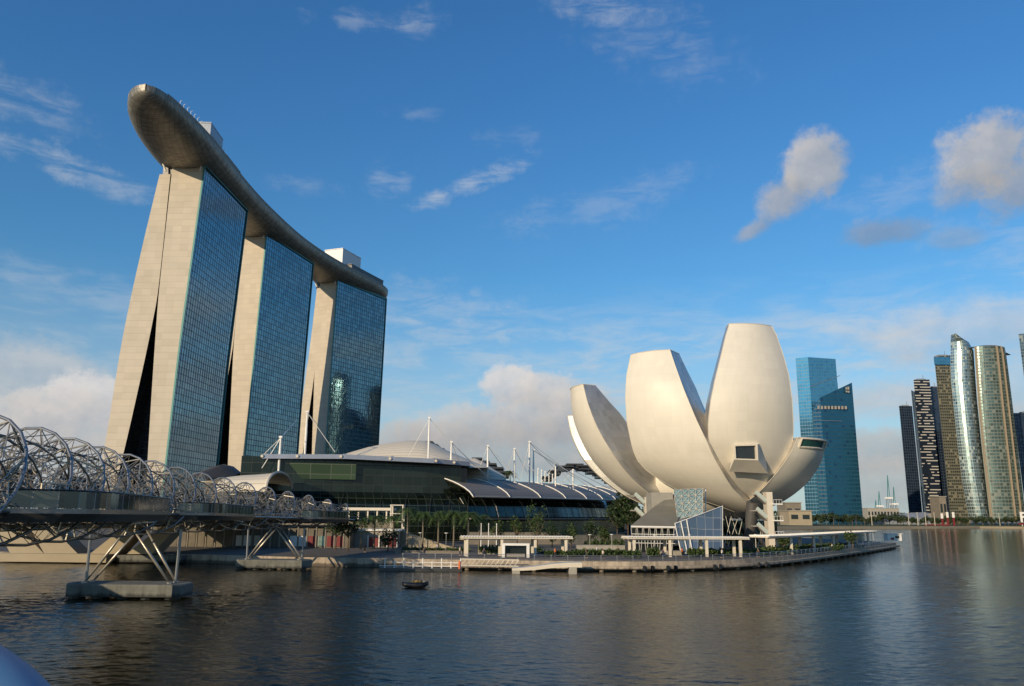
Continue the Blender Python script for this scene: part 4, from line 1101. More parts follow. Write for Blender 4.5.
# sunlit shell roof behind
sil = [(322, 462), (334, 456.5), (348, 451), (366, 445.5), (388, 441), (408, 438.6), (424, 439), (432, 442), (446, 449), (460, 455), (474, 461), (488, 467)]
def shell(sil, Y0, Yr, Y1, zb, mat, name, par):
    g = MB(); rings = []
    for px_, py_ in sil:
        zr = P(px_, py_, Yr).z; x = P(px_, py_, Yr).x; row = []
        for k in range(13):
            f = k / 12; Y = Y0 + (Y1 - Y0) * f; ang = f * pi
            row.append(Vector((x * (0.985 + 0.03 * f), Y, zb + max(0.3, zr - zb) * sin(max(0.0, min(pi, ang))) ** 0.75)))
        rings.append(row)
    g.loft(rings, 0, False); return g.build(name, MT[mat], par, smooth=True)
shell(sil, 272, 292, 330, 25, 'shell_roof', 'shell_roof', mall)
shell([(452, 463), (462, 460.5), (474, 457.5), (484, 462), (494, 469), (506, 476)], 296, 306, 320, 22, 'shell_roof', 'shell_roof', mall)
shell([(575, 491), (590, 487.5), (606, 486), (625, 488), (642, 493)], 380, 392, 410, 17, 'shell_roof', 'shell_roof', mall)
# main volume so nothing is hollow
g = MB(); bp_ = [Lp[0] + Vector((0, 7, 0)), Lp[2] + Vector((0, 7, 0)), Lp[4] + Vector((-1, 8, 0)), Vector((-24, 330, 0)), Vector((-110, 330, 0))]
g.prism([(p_.x, p_.y) for p_ in bp_], LZ, 24.0); g.build('main_block', MT['dark_steel'], mall)
# stepped dark louvre roofs
def stepped(pxs, Y, dz, mat, lab):
    t = thing('stepped_roof', lab, 'roof', (P(pxs[0][0], pxs[0][1], Y).x, Y, LZ), 'stepped dark roofs behind the mall')
    g = MB(); first = P(pxs[0][0], pxs[0][1], Y); last = P(pxs[-1][0], pxs[-1][1], Y)
    g.prism([(first.x, Y + 6), (last.x, Y + 6), (last.x, Y + 30), (first.x, Y + 30)], LZ, min(first.z, last.z) - 3); g.build('block', MT['dark_steel'], t)
    for i in range(len(pxs) - 1):
        a = P(pxs[i][0], pxs[i][1], Y); c = P(pxs[i + 1][0], pxs[i][1], Y); 
        g = MB(); g.box(((a.x + c.x) / 2, Y + 12, a.z - 0.35), (abs(c.x - a.x) * 1.7, 26, 0.7)); g.box(((a.x + c.x) / 2, Y + 12, a.z - 1.5), (abs(c.x - a.x) * 1.25, 22, 1.5)); g.build('louvre_step', MT[mat], t)
stepped([(545, 476), (552, 470), (560, 465.5), (570, 463.5), (580, 465), (590, 468.5), (600, 473), (610, 478), (620, 484), (632, 490), (640, 495)], 430, 1, 'dark_steel', 'stepped dark louvred roof sloping down beside the bright petal')
stepped([(474, 457.5), (480, 460.5), (487, 463), (494, 467), (501, 471), (508, 475)], 340, 1, 'dark_steel', 'stepped dark louvred roof behind the folded cream shell')
stepped([(426, 441), (431, 444), (436, 448), (442, 452), (448, 456)], 345, 1, 'dark_steel', 'small stepped dark roof behind the tallest white mast')
# masts and stay cables
def mast(px_, yt, yb, Y, lab, cables, r=0.33):
    top = P(px_, yt, Y); bot = P(px_, yb, Y); bot.x = top.x
    t = thing('roof_mast', lab, 'mast', (bot.x, Y, bot.z), 'white masts with stay cables on the mall roof')
    g = MB(); g.tube([bot - Vector((0, 0, 2)), bot.lerp(top, 0.5), top], [r * 0.8, r, r * 0.6], 8); g.build('pole', MT['white_paint'], t)
    g = MB(); g.box((top.x, Y, top.z - 0.3), (r * 2.4, r * 2.4, 0.5)); g.build('cap', MT['white_paint'], t)
    for cx_, cy_, dY in cables:
        g = MB(); g.tube([top - Vector((0, 0, 0.5)), P(cx_, cy_, Y + dY)], 0.11, 4); g.build('cable', MT['white_paint'], t)
mast(429.5, 417, 460, 262, 'tallest white mast over the right end of the flat canopy', [(451, 444, 6), (405, 462, 10)])
mast(451.5, 441, 476, 262, 'white mast where the grey louvred roof begins', [(475, 466, 10), (487, 476, 12), (462, 470, 12)])
mast(488, 445, 478, 280, 'white mast between two lower stays above the second louvred bay', [(478, 471, 10), (505, 470, 8), (520, 480, 8)])
mast(514.5, 448, 480, 292, 'white mast beside the roof-top palm', [(507, 470, 9), (528, 474, 8), (545, 483, 6)])
mast(529.5, 441, 481, 300, 'leaning pair of white masts, the taller one', [(521, 478, 10), (560, 474, 20), (590, 488, 22)], 0.36)
mast(533.5, 449, 482, 302, 'white mast close behind the tallest of the right-hand cluster', [(575, 478, 20), (600, 490, 24)])
mast(555.5, 463, 484, 316, 'short white mast over the fourth louvred bay', [(540, 484, 8), (575, 488, 10), (598, 488, 18)])
mast(573, 469, 485, 330, 'shortest white mast, farthest along the louvred roof', [(560, 486, 8), (612, 490, 18)])
for i, px_ in enumerate((538, 541.5, 545, 549, 552.5)):
    mast(px_, 468 + i * 1.5, 482, 318 + i * 3, 'thin short white post in the close row beside the mast cluster', [], 0.22)
mast(281, 436, 470, 240, 'white mast rising at the left end of the flat canopy', [(255, 463, 4), (262, 468, -2), (297, 420, 60), (290, 470, 4)], 0.4)
mast(307.5, 411, 457, 262, 'tall thin white mast in front of the farthest tower', [(318, 425, 80), (335, 452, 6)], 0.4)
# sunlit barrel roofs at the left end, behind the bridge
lowr = thing('barrel_roof_hall', 'low hall with sunlit cream barrel roof behind the footbridge', 'hall', (XW(240, 226, 10), 226, LZ))
g = MB(); rings = []
for px_, sc_ in ((226, 0.9), (240, 1.0), (252, 1.04), (264, 1.1), (274, 1.16)):
    x = XW(px_, 224, 16); rings.append([Vector((x, 216 + 22 * (1 - cos(pi * k / 12)) / 2 * 1.2, 15.0 + 4.9 * sc_ * sin(pi * k / 12) ** 0.8)) for k in range(13)])
g.loft(rings, 0, False); g.build('roof', MT['shell_roof'], lowr, smooth=True)
g = MB(); g.tube([p_ + Vector((0.1, 0, 0.1)) for p_ in rings[-1]], 0.4, 6); g.build('roof_rib', MT['cream_paint'], lowr)
g = MB(); x0 = rings[0][0].x; x1 = rings[-1][0].x; g.prism([(x0, 219), (x1 - 3, 219), (x1 - 3, 238), (x0, 238)], LZ, 15.1); g.build('wall', MT['dark_steel'], lowr)
g = MB(); rings = []
for px_, sc_ in ((203, 0.35), (215, 0.8), (226, 1.0), (236, 0.85), (244, 0.4)):
    x = XW(px_, 260, 22); rings.append([Vector((x, 250 + 14 * k / 8, 20.0 + 4.6 * sc_ * sin(pi * k / 8))) for k in range(9)])
dk = thing('curved_roof_hall', 'small dark curved roof peeping over the cream barrel roof beside a tower', 'hall', (XW(222, 256, 18), 256, LZ))
g.loft(rings, 0, False); g.build('roof', MT['dark_steel'], dk, smooth=True)
g = MB(); g.prism([(XW(205, 252, 18), 252), (XW(242, 252, 18), 252), (XW(242, 252, 18), 262), (XW(205, 252, 18), 262)], LZ, 20.3); g.build('wall', MT['concrete'], dk)


# ------------------------------------------------------------------ double-helix footbridge
BPT = [Vector(v) for v in ((-29.5, 6, 0), (-30.8, 24, 0), (-33.4, 42, 0), (-37.2, 61, 0), (-41.2, 79, 0), (-43.8, 97, 0), (-44.8, 115, 0), (-44.4, 131, 0), (-42.6, 147, 0), (-39.6, 163, 0), (-36.0, 180, 0))]
bc = catmull(BPT, 30); bl = [0.0]
for a, c in zip(bc, bc[1:]): bl.append(bl[-1] + (c - a).length)
BL = bl[-1]
def bp_at(s_):
    s_ = max(0.0, min(BL - 1e-3, s_))
    lo, hi = 0, len(bl) - 1
    while hi - lo > 1:
        m_ = (lo + hi) // 2
        if bl[m_] <= s_: lo = m_
        else: hi = m_
    c = bc[lo].lerp(bc[hi], (s_ - bl[lo]) / (bl[hi] - bl[lo])); tt = (bc[hi] - bc[lo]).normalized()
    return c, tt, Vector((tt.y, -tt.x, 0))       # centre, tangent, right-hand side (towards the bay)
def deckz(s_): return lerp_tab([(0, 9.9), (95, 9.5), (142, 8.9), (180, 8.3)], s_)
def rad(s_): return lerp_tab([(0, 4.5), (80, 4.5), (100, 4.3), (125, 3.95), (142, 3.5), (160, 3.0), (175, 2.3)], s_)
def hpt(s_, ang, rs=1.0):
    c, tt, rr = bp_at(s_); R_ = rad(s_) * rs
    return c + rr * (R_ * cos(ang)) + Vector((0, 0, deckz(s_) + rad(s_) * 0.42 + R_ * sin(ang)))
MT['dark_tube'] = plain('dark_tube', (0.20, 0.19, 0.17), 0.45, metal=0.6, var=0.2)
br = thing('helix_footbridge', 'curved steel footbridge wrapped in a double spiral of tubes, standing on tapered legs', 'footbridge', (BPT[5].x, BPT[5].y, 0))
PITCH_H = 18.0
N_O, N_I = 2, 3
PH = radians(20)
def ang_o(i, s_): return 2 * pi * (s_ / PITCH_H + i / N_O) + PH
def ang_i(i, s_): return -2 * pi * (s_ / PITCH_H * 0.98 + i / N_I) + 0.7
S0, S1 = 2.0, BL - 2
for i in range(N_O):
    n = int((S1 - S0) / 0.9)
    g = MB(); g.tube([hpt(S0 + (S1 - S0) * k / n, ang_o(i, S0 + (S1 - S0) * k / n)) for k in range(n + 1)], 0.115, 7); g.build('outer_spiral_tube', MT['blue_steel'], br, smooth=True)
for i in range(N_I):
    n = int((S1 - S0) / 0.9)
    g = MB(); g.tube([hpt(S0 + (S1 - S0) * k / n, ang_i(i, S0 + (S1 - S0) * k / n), 0.74) for k in range(n + 1)], 0.08, 6); g.build('inner_spiral_tube', MT['dark_tube'], br, smooth=True)
struts = []
MT['strut_steel'] = plain('strut_steel', (0.44, 0.39, 0.31), 0.35, metal=0.6, var=0.25, scale=0.8)
rods = MB()
step = 2.0; s_ = S0 + 1
while s_ < S1 - 1:
    for i in range(N_O):
        a = hpt(s_, ang_o(i, s_))
        # nearest inner nodes ahead and behind
        cand = []
        for j in range(N_I):
            for ds in (-4.0, -2.0, 0, 2.0, 4.0):
                if S0 < s_ + ds < S1: b_ = hpt(s_ + ds, ang_i(j, s_ + ds), 0.74); cand.append(((a - b_).length, b_, ds))
        cand.sort(key=lambda q_: q_[0])
        for d_, b_, ds in cand[:(2 if int(s_ / step) % 2 else 1)]: struts.append((a, b_))
        if sin(ang_o(i, s_)) > 0.3:      # fan of thin rods from the crest tube down to the deck sides
            for sg in (-1, 1):
                for ds in (-5.0, 2.5):
                    if S0 < s_ + ds < S1:
                        c, tt, rr = bp_at(s_ + ds); rods.tube([a, c + rr * (sg * rad(s_) * 0.86) + Vector((0, 0, deckz(s_ + ds) + 0.2))], 0.045, 4)
    for j in range(N_I):
        if S0 < s_ + 3 < S1: rods.tube([hpt(s_, ang_i(j, s_), 0.74), hpt(s_ + 3, ang_o(j % 2, s_ + 3))], 0.035, 4)
        if S0 < s_ - 3 < S1: rods.tube([hpt(s_, ang_i(j, s_), 0.74), hpt(s_ - 3, ang_o((j + 1) % 2, s_ - 3))], 0.035, 4)
        if S0 < s_ + 4.5 < S1: rods.tube([hpt(s_, ang_i(j, s_), 0.74), hpt(s_ + 4.5, ang_i((j + 1) % N_I, s_ + 4.5), 0.74)], 0.04, 4)
    s_ += step
struts.sort(key=lambda q_: q_[0].y if q_[0].y > 48 else 999)
rest = MB()
for k, (a, b_) in enumerate(struts):
    if k < 99:
        g = MB(); g.tube([a, b_], 0.075, 5); g.build('strut', MT['strut_steel'], br)
    else: rest.tube([a, b_], 0.08, 5)
tag(rest.build('struts', MT['strut_steel'], br), kind='stuff')
tag(rods.build('tension_rods', MT['strut_steel'], br), kind='stuff')
# deck
g = MB(); rings = []
nn = 90
for k in range(nn + 1):
    s_ = BL * k / nn; c, tt, rr = bp_at(s_); z = deckz(s_); wd = 3.1
    rings.append([c - rr * wd + Vector((0, 0, z - .35)), c + rr * wd + Vector((0, 0, z - .35)), c + rr * wd + Vector((0, 0, z)), c - rr * wd + Vector((0, 0, z))])
g.loft(rings, 0, True, True, flip=True); g.build('deck', MT['dark_steel'], br)
for sg in (-1, 1):
    for h in (0.06, 0.5, 1.15):
        g = MB(); g.tube([bp_at(BL * k / nn)[0] + bp_at(BL * k / nn)[2] * (3.2 * sg) + Vector((0, 0, deckz(BL * k / nn) + h - (0.15 if h < 0.1 else 0))) for k in range(nn + 1)], 0.13 if h < 0.1 else 0.05, 6); g.build('rail', MT['steel'] if h < 1 else MT['dark_steel'], br)
# shade canopies of fine mesh over the walkway
for (sa, sb) in ((4, 16), (22, 34), (40, 52), (58, 70), (76, 88), (94, 106), (112, 124), (130, 142)):
    g = MB(); rings = []
    for k in range(9):
        s_ = sa + (sb - sa) * k / 8
        rings.append([hpt(s_, a, 0.78) for a in [radians(150 + 12 * j) for j in range(5)]])
    g.loft(rings, 0, False); g.loft([[p_ + Vector((0.05, 0.03, -0.04)) for p_ in r_] for r_ in rings], 0, False); g.build('mesh_screen', MT['dark_steel'], br)
# viewing pods of the bridge
MT['pod_steel'] = plain('pod_steel', (0.22, 0.21, 0.20), 0.35, metal=0.8, var=0.2)
MT['rail_glass'] = facade('rail_glass', (0.10, 0.115, 0.11), (0.35, 0.33, 0.28), 3.0, 1.5, 0.0, 0.06, 0.5, 0.12, 0.5, 0.02, dark=0.4, darkc=(0.06, 0.07, 0.07))
for (sa, sb, ext) in ((46, 80, 5.2), (96, 121, 4.2), (148, 166, 3.2)):
    g = MB(); gr = MB(); gg = MB(); n = 24; o1 = []; o2 = []; o3 = []
    for k in range(n + 1):
        f = k / n; s_ = sa + (sb - sa) * f; c, tt, rr = bp_at(s_); e_ = 3.0 + ext * (max(0.0, 1 - abs(2 * f - 1) ** 5)) ** 0.5; z = deckz(s_)
        o1.append([c + rr * 2.9 + Vector((0, 0, z - .5)), c + rr * (e_ - 0.5) + Vector((0, 0, z - .75)), c + rr * e_ + Vector((0, 0, z - .2)), c + rr * e_ + Vector((0, 0, z + .12)), c + rr * 2.9 + Vector((0, 0, z + .06))])
        o2.append(c + rr * (e_ - 0.08) + Vector((0, 0, z)))
    g.loft(o1, 0, True, True); g.build('viewing_pod', MT['pod_steel'], br)
    u = 0
    for a, c in zip(o2, o2[1:]):
        L_ = (c - a).length; gg.face([a + Vector((0, 0, .16)), c + Vector((0, 0, .16)), c + Vector((0, 0, 1.25)), a + Vector((0, 0, 1.25))], [(u, 0.2), (u + L_, 0.2), (u + L_, 1.3), (u, 1.3)]); u += L_
    gg.build('glass_balustrade', MT['rail_glass'], br)
    gr.tube([p_ + Vector((0, 0, 1.32)) for p_ in o2], 0.07, 6); gr.build('handrail', MT['dark_steel'], br)
# piers
def pier(s_, cx, cy, w_, lab):
    c, tt, rr = bp_at(s_); t = thing('bridge_pier', lab, 'bridge pier', (cx, cy, 0), 'bridge piers on concrete caps in the water')
    def oct_(k, z): 
        hx, hy = w_ / 2 * k, 2.6 * k; e_ = 1.5
        return [(cx - hx, cy - hy + e_, z), (cx - hx + e_ * .6, cy - hy, z), (cx + hx - e_ * .6, cy - hy, z), (cx + hx, cy - hy + e_, z), (cx + hx, cy + hy - e_, z), (cx + hx - e_ * .6, cy + hy, z), (cx - hx + e_ * .6, cy + hy, z), (cx - hx, cy + hy - e_, z)]
    g = MB(); g.loft([oct_(1, 0.28), oct_(1, 1.45), oct_(0.985, 1.62)], 0, True, True); g.build('cap', MT['pontoon'], t)
    for k in range(5):
        x = cx - w_ / 2 + w_ * (k + 0.5) / 5; g = MB(); g.tube([(x, cy - 1.2, -1), (x, cy - 1.2, 0.3)], 0.9, 10); g.build('pile', MT['dark'], t)
    zt = deckz(s_) - 2.2
    for sg in (-1, 1):
        for dy in (-0.9, 0.9):
            b_ = Vector((cx + sg * w_ * 0.36, cy + dy, 1.6)); tp = Vector((cx + sg * 0.5, cy + dy * 1.8, zt + 0.3))
            g = MB(); g.tube([b_, b_.lerp(tp, 0.5), tp], [0.10, 0.18, 0.10], 8); g.build('leg', MT['strut_steel'], t, smooth=True)
            g = MB(); g.tube([b_ - Vector((0, 0, 0.05)), b_ + Vector((0, 0, 0.2))], 0.34, 8); g.build('footing', MT['steel'], t)
        g = MB(); b_ = Vector((cx + sg * w_ * 0.38, cy, 1.6)); g.tube([b_, b_ + Vector((sg * 0.1, 0, zt - 1.2))], 0.17, 8); g.build('upright', MT['blue_steel'], t)
p1 = G(120, 592, 0.8); p2 = G(270, 565, 0.8)
pier(101, p1.x, p1.y + 2.4, 13.6, 'nearer concrete pier cap with splayed steel legs under the footbridge')
pier(147, p2.x, p2.y + 2.4, 12.8, 'farther concrete pier cap with bright inverted V legs under the footbridge')

# ------------------------------------------------------------------ road bridge behind the footbridge, on slanted concrete legs
rb = thing('road_bridge', 'dark concrete road bridge behind the spiral footbridge on slanted legs', 'road bridge', (-70, 160, 0))
g = MB(); rings = []
for x, y in ((-66, 20), (-70, 60), (-73, 100), (-73, 140), (-70, 180), (-64, 220)):
    rings.append([Vector((x - 10, y, 7.9)), Vector((x + 6, y, 6.9)), Vector((x + 10, y, 7.9)), Vector((x + 10, y, 9.2)), Vector((x - 10, y, 9.2))])
g.loft(rings, 0, True, True); g.build('deck', MT['dark_steel'], rb)
cp = G(50, 563, 0)
g = MB(); g.prism([(cp.x - 11, cp.y), (cp.x + 11, cp.y - 1), (cp.x + 11, cp.y + 9), (cp.x - 11, cp.y + 10)], 0.2, 1.7); g.build('pile_cap', MT['sand'], rb)
g = MB(); g.prism([(cp.x + 12, cp.y + 1), (cp.x + 24, cp.y + 2), (cp.x + 24, cp.y + 9), (cp.x + 12, cp.y + 9)], 0.2, 1.5); g.build('pile_cap', MT['pontoon'], rb)
for (xa, xb, wd) in ((-5.5, -11, 3.2), (1.0, -4.5, 3.2), (9, 15, 2.4), (16, 22, 2.4)):
    g = MB()
    a = Vector((cp.x + xa, cp.y + 4, 1.7)); b_ = Vector((cp.x + xb, cp.y + 4, 7.6))
    g.loft([[a + Vector((-wd, -2.5, 0)), a + Vector((wd, -2.5, 0)), a + Vector((wd, 2.5, 0)), a + Vector((-wd, 2.5, 0))], [b_ + Vector((-wd * .6, -2.5, 0)), b_ + Vector((wd * .6, -2.5, 0)), b_ + Vector((wd * .6, 2.5, 0)), b_ + Vector((-wd * .6, 2.5, 0))]], 0, True, True)
    g.build('leg', MT['sand'], rb)

# ------------------------------------------------------------------ waterfront wall and low buildings at the left
def lowbox(name, lab, cat, px0, px1, ytop, Y, depth, mat, z0=LZ, group=None, roof=None):
    a = XW(px0, Y, 4); c = XW(px1, Y, 4); zt = P((px0 + px1) / 2, ytop, Y).z
    t = thing(name, lab, cat, ((a + c) / 2, Y, z0), group)
    g = MB(); g.prism([(a, Y), (c, Y), (c, Y + depth), (a, Y + depth)], z0, zt); g.build('wall', MT[mat], t)
    if roof:
        g = MB(); g.prism([(a - .4, Y - .6), (c + .4, Y - .6), (c + .4, Y + depth), (a - .4, Y + depth)], zt + 0.003, zt + 0.45); g.build('roof', MT[roof], t)
    return t, a, c, zt
t, a, c, zt = lowbox('arcade', 'long shaded waterfront arcade of slim columns behind the quay wall', 'arcade', 150, 350, 526.5, 196, 6, 'shaded_arcade_wall', roof='dark_steel')
for i in range(22):
    x = a + (c - a) * (i + 0.5) / 22; g = MB(); g.tube([(x, 194.2, LZ), (x, 194.2, zt)], 0.22, 7); g.build('column', MT['concrete'], t)
g = MB(); g.prism([(a, 193.8), (c, 193.8), (c, 195.3), (a, 195.3)], zt + 0.5, zt + 0.9); g.build('fascia', MT['concrete'], t)
for (xa, xb, mt_) in ((236, 252, 'white_paint'), (254, 262, 'cream_paint'), (308, 317, 'red'), (318, 325, 'pale_glass'), (327, 344, 'red'), (290, 306, 'white_paint')):
    x0, x1 = XW(xa, 195.9, 3), XW(xb, 195.9, 3); g = MB(); g.box(((x0 + x1) / 2, 195.9, LZ + 1.5), (x1 - x0, 0.12, 2.4)); g.build('door_panel', MT[mt_], t)
t, a, c, zt = lowbox('pavilion', 'white framed pavilion with dark red doors behind the palm trees', 'pavilion', 352, 399, 531, 202, 8, 'pale_concrete', roof='white_paint')
for (xa, xb, mt_, h_) in ((369, 378, 'red', 2.2), (380, 386, 'dark', 2.2), (388, 396, 'red', 2.2)):
    x0, x1 = XW(xa, 201.9, 3), XW(xb, 201.9, 3); g = MB(); g.box(((x0 + x1) / 2, 201.92, LZ + 1.25), (x1 - x0, 0.12, h_)); g.build('door', MT[mt_], t)
for xa in (368, 379, 387, 397):
    x0 = XW(xa, 201.6, 3); g = MB(); g.box((x0, 201.6, LZ + 1.4), (0.25, 0.2, 2.8)); g.build('post', MT['white_paint'], t)
# raised terrace with white fascia and posts
t, a, c, zt = lowbox('terrace', 'raised terrace with flat white roof on posts at the end of the footbridge', 'terrace', 347, 389, 522, 214, 8, 'concrete')
g = MB(); z = P(366, 509, 212).z; g.box(((a + c) / 2, 216, z), (c - a + 1.5, 9, 0.7)); g.build('roof', MT['cream_paint'], t)
for i in range(5):
    x = a + 0.6 + (c - a - 1.2) * i / 4; g = MB(); g.box((x, 212.2, (zt + z) / 2), (0.35, 0.3, z - zt)); g.build('post', MT['cream_paint'], t)
g = MB(); x = XW(396, 208, 5); zt2 = P(396, 505.5, 208).z
t = thing('frame_tower', 'tall cream open frame tower beside the flat white terrace roof', 'frame tower', (x, 208, LZ))
for dx in (-1.5, 1.5):
    for dy in (0, 3):
        g = MB(); g.box((x + dx, 208 + dy, (LZ + zt2) / 2), (0.3, 0.3, zt2 - LZ)); g.build('post', MT['cream_paint'], t)
for k in range(1, 6):
    z = LZ + (zt2 - LZ) * k / 5; g = MB(); g.box((x, 209.5, z + (0.1 if k == 5 else 0)), (3.5, 3.4, 0.22)); g.build('landing', MT['cream_paint'], t)
# sunlit curved ramp wall behind the palms
g = MB(); rings = []
for px_, py_ in ((399, 529), (404, 530.5), (412, 534), (424, 538), (436, 542), (448, 546), (458, 549)):
    p_ = P(px_, py_, 205 - (px_ - 399) * 0.12); rings.append([(p_.x, p_.y, LZ), (p_.x, p_.y + 0.6, LZ), (p_.x, p_.y + 0.6, max(p_.z, LZ + .1)), (p_.x, p_.y, max(p_.z, LZ + .1))])
g.loft(rings, 0, True, True, flip=True); tag(g.build('ramp_wall', MT['sand']), 'sunlit sloping sand-coloured ramp wall behind the palm trees', 'ramp wall')

# long two-step terrace in front of the mall (planter walls)
def lowwall(px0, px1, Y0, Y1, z1, th_, mat, lab, cat='planter wall', name='planter_wall'):
    a = Vector((XW(px0, Y0, 2), Y0, 0)); c = Vector((XW(px1, Y1, 2), Y1, 0)); d = (c - a).normalized(); n_ = Vector((-d.y, d.x, 0)) * th_
    g = MB(); g.prism([(a.x, a.y), (c.x, c.y), (c.x + n_.x, c.y + n_.y), (a.x + n_.x, a.y + n_.y)], LZ, z1)
    g.prism([(a.x - .05, a.y - .06), (c.x + .05, c.y - .06), (c.x + n_.x, c.y + n_.y), (a.x + n_.x, a.y + n_.y)], z1, z1 + 0.1)
    return tag(g.build(name, MT[mat]), lab, cat)
lowwall(395, 462, 172, 172, LZ + 0.5, 1.0, 'concrete', 'low dark concrete step wall in front of the palm row')
lowwall(478, 498, 170, 170, LZ + 1.3, 3.0, 'pale_concrete', 'cream planter box under the first canopy')
lowwall(577, 625, 200, 200, LZ + 0.9, 3.0, 'pale_concrete', 'pale long planter wall behind the gap between canopies')
lowwall(655, 685, 172, 172, LZ + 0.9, 2.5, 'pale_concrete', 'pale planter wall under the middle canopy beside shrubs')
lowwall(470, 560, 225, 232, LZ + 3.2, 1.0, 'concrete', 'long concrete terrace wall below the glass mall')
lowwall(560, 625, 232, 250, LZ + 2.4, 1.0, 'pale_concrete', 'paler terrace wall below the round glass end of the mall')

# hedges
def hedge(px0, px1, Y0, Y1, h, th_, lab, seed, mat='leaf', n=1500, leaf=0.28):
    a = Vector((XW(px0, Y0, 2), Y0, 0)); c = Vector((XW(px1, Y1, 2), Y1, 0)); d = c - a; rnd = random.Random(seed); g = MB()
    for i in range(n):
        f = rnd.random(); hh = h * (0.75 + 0.25 * sin(f * 37 + seed) * rnd.random()); p_ = a + d * f + Vector((0, rnd.uniform(0, th_), LZ + rnd.uniform(0.05, 1) ** 0.6 * hh))
        d1 = Vector((rnd.gauss(0, 1), rnd.gauss(0, 1), rnd.gauss(0, 1))).normalized(); d2 = d1.cross(Vector((rnd.gauss(0, 1), rnd.gauss(0, 1), rnd.gauss(0, 1)))).normalized(); l = leaf * rnd.uniform(.6, 1.3)
        g.face([p_ - d1 * l, p_ + d2 * l * .6, p_ + d1 * l, p_ - d2 * l * .6])
    return tag(g.build('hedge', MT[mat]), lab, 'hedge')
hedge(576, 626, 166, 168, 1.5, 3, 'dark clipped hedge between the first and second canopies', 1)
hedge(478, 500, 169.5, 169.5, 2.0, 2.5, 'bright green shrubs growing out of the cream planter box', 2, n=700)
hedge(545, 580, 163, 165, 1.3, 3, 'low dark hedge under the right half of the first canopy', 3)
hedge(625, 642, 160, 160, 1.6, 3, 'short hedge at the left end of the middle canopy', 4, n=700)
hedge(649, 660, 166, 166, 1.9, 3, 'small round bush between two posts of the middle canopy', 5, n=600)
hedge(690, 705, 168, 168, 1.8, 3, 'dark bush between the last two posts of the middle canopy', 6, n=600)
hedge(700, 768, 172, 176, 1.6, 4, 'long dark hedge between the middle and right canopies', 7, n=2200)
hedge(762, 800, 178, 184, 1.9, 4, 'green hedge at the foot of the tall stair tower', 8, n=1300)
hedge(800, 845, 192, 205, 1.6, 4, 'hedge under the right-hand canopy near the tip', 9, n=1300)
hedge(585, 625, 206, 206, 2.4, 3, 'taller shrubs along the pale planter wall before the mall end', 10, n=1200)
hedge(672, 700, 196, 196, 1.4, 2, 'low shrubs against the blue glass wall of the entrance', 11, n=700)
hedge(800, 860, 213, 232, 1.4, 5, 'low planting beyond the right-hand canopy', 12, n=1200)

# ------------------------------------------------------------------ promenade canopies
def canopy(pts, post_px, ytop, lab, wd=4.6, Yp=None):
    """pts: px of roof front edge with depth"""
    t = thing('canopy', lab, 'canopy', (pts[0][0], pts[0][1], LZ), 'flat cream canopies along the boardwalk')
    V3 = [Vector((x, y, 0)) for x, y in pts]
    g = MB(); rings = []
    for i, p_ in enumerate(V3):
        a = V3[max(i - 1, 0)]; c = V3[min(i + 1, len(V3) - 1)]; tt = (c - a).normalized(); inn_ = Vector((-tt.y, tt.x, 0))
        rings.append([p_ + Vector((0, 0, ytop)), p_ + inn_ * wd + Vector((0, 0, ytop)), p_ + inn_ * wd + Vector((0, 0, ytop + .32)), p_ + Vector((0, 0, ytop + .32))])
    g.loft(rings, 0, True, True, flip=True); g.build('roof', MT['cream_paint'], t)
    L_ = [0.0]
    for a, c in zip(V3, V3[1:]): L_.append(L_[-1] + (c - a).length)
    def at(f):
        s_ = f * L_[-1]
        for i in range(len(L_) - 1):
            if L_[i + 1] >= s_ - 1e-6:
                tt = (V3[i + 1] - V3[i]).normalized(); return V3[i].lerp(V3[i + 1], (s_ - L_[i]) / (L_[i + 1] - L_[i])), Vector((-tt.y, tt.x, 0))
    n = int(L_[-1] / 0.55); g = MB()
    for k in range(n):
        p_, q_ = at((k + .5) / n); g.bar(p_ - q_ * 0.25 + Vector((0, 0, ytop + .42)), p_ + q_ * (wd + .25) + Vector((0, 0, ytop + .42)), 0.16, 0.2)
    g.build('roof_slats', MT['white_paint'], t)
    for f in post_px:
        p_, q_ = at(f)
        for off in (0.7, wd - .7):
            p2_ = p_ + q_ * off
            g = MB(); g.prism([(p2_.x - .27, p2_.y - .27), (p2_.x + .27, p2_.y - .27), (p2_.x + .27, p2_.y + .27), (p2_.x - .27, p2_.y + .27)], LZ, ytop); g.build('post', MT['cream_paint'], t)
    for off in (0.7, wd - .7):
        g = MB(); g.bar(at(0.01)[0] + at(0.01)[1] * off + Vector((0, 0, ytop - .13)), at(.5)[0] + at(.5)[1] * off + Vector((0, 0, ytop - .13)), 0.2, 0.24); g.build('beam', MT['cream_paint'], t)
    return t
CY = [G(466, 556.5, LZ).y, G(566, 556.5, LZ).y, G(634, 557, LZ).y, G(740, 557, LZ).y]
zc1 = P(515, 539, CY[0]).z; zc2 = P(690, 539.5, CY[2]).z
canopy([(XW(462, CY[0], 5), CY[0] - .6), (XW(573, CY[1], 5), CY[1] - .6)], (0.05, 0.36, 0.66, 0.94), zc1, 'flat cream slatted canopy on square posts before the glass mall')
canopy([(XW(627, CY[2], 5), CY[2] - .6), (XW(749, CY[3], 5), CY[3] - .6)], (0.06, 0.35, 0.65, 0.93), zc2, 'flat cream slatted canopy on square posts before the blue glass entrance')
c3 = []
for px_, py_ in ((774, 556.5), (795, 555.5), (815, 553.5), (835, 551), (855, 548.5), (872, 546.5), (882, 545.5)):
    q = G(px_, py_, LZ); c3.append((q.x, q.y + 3))
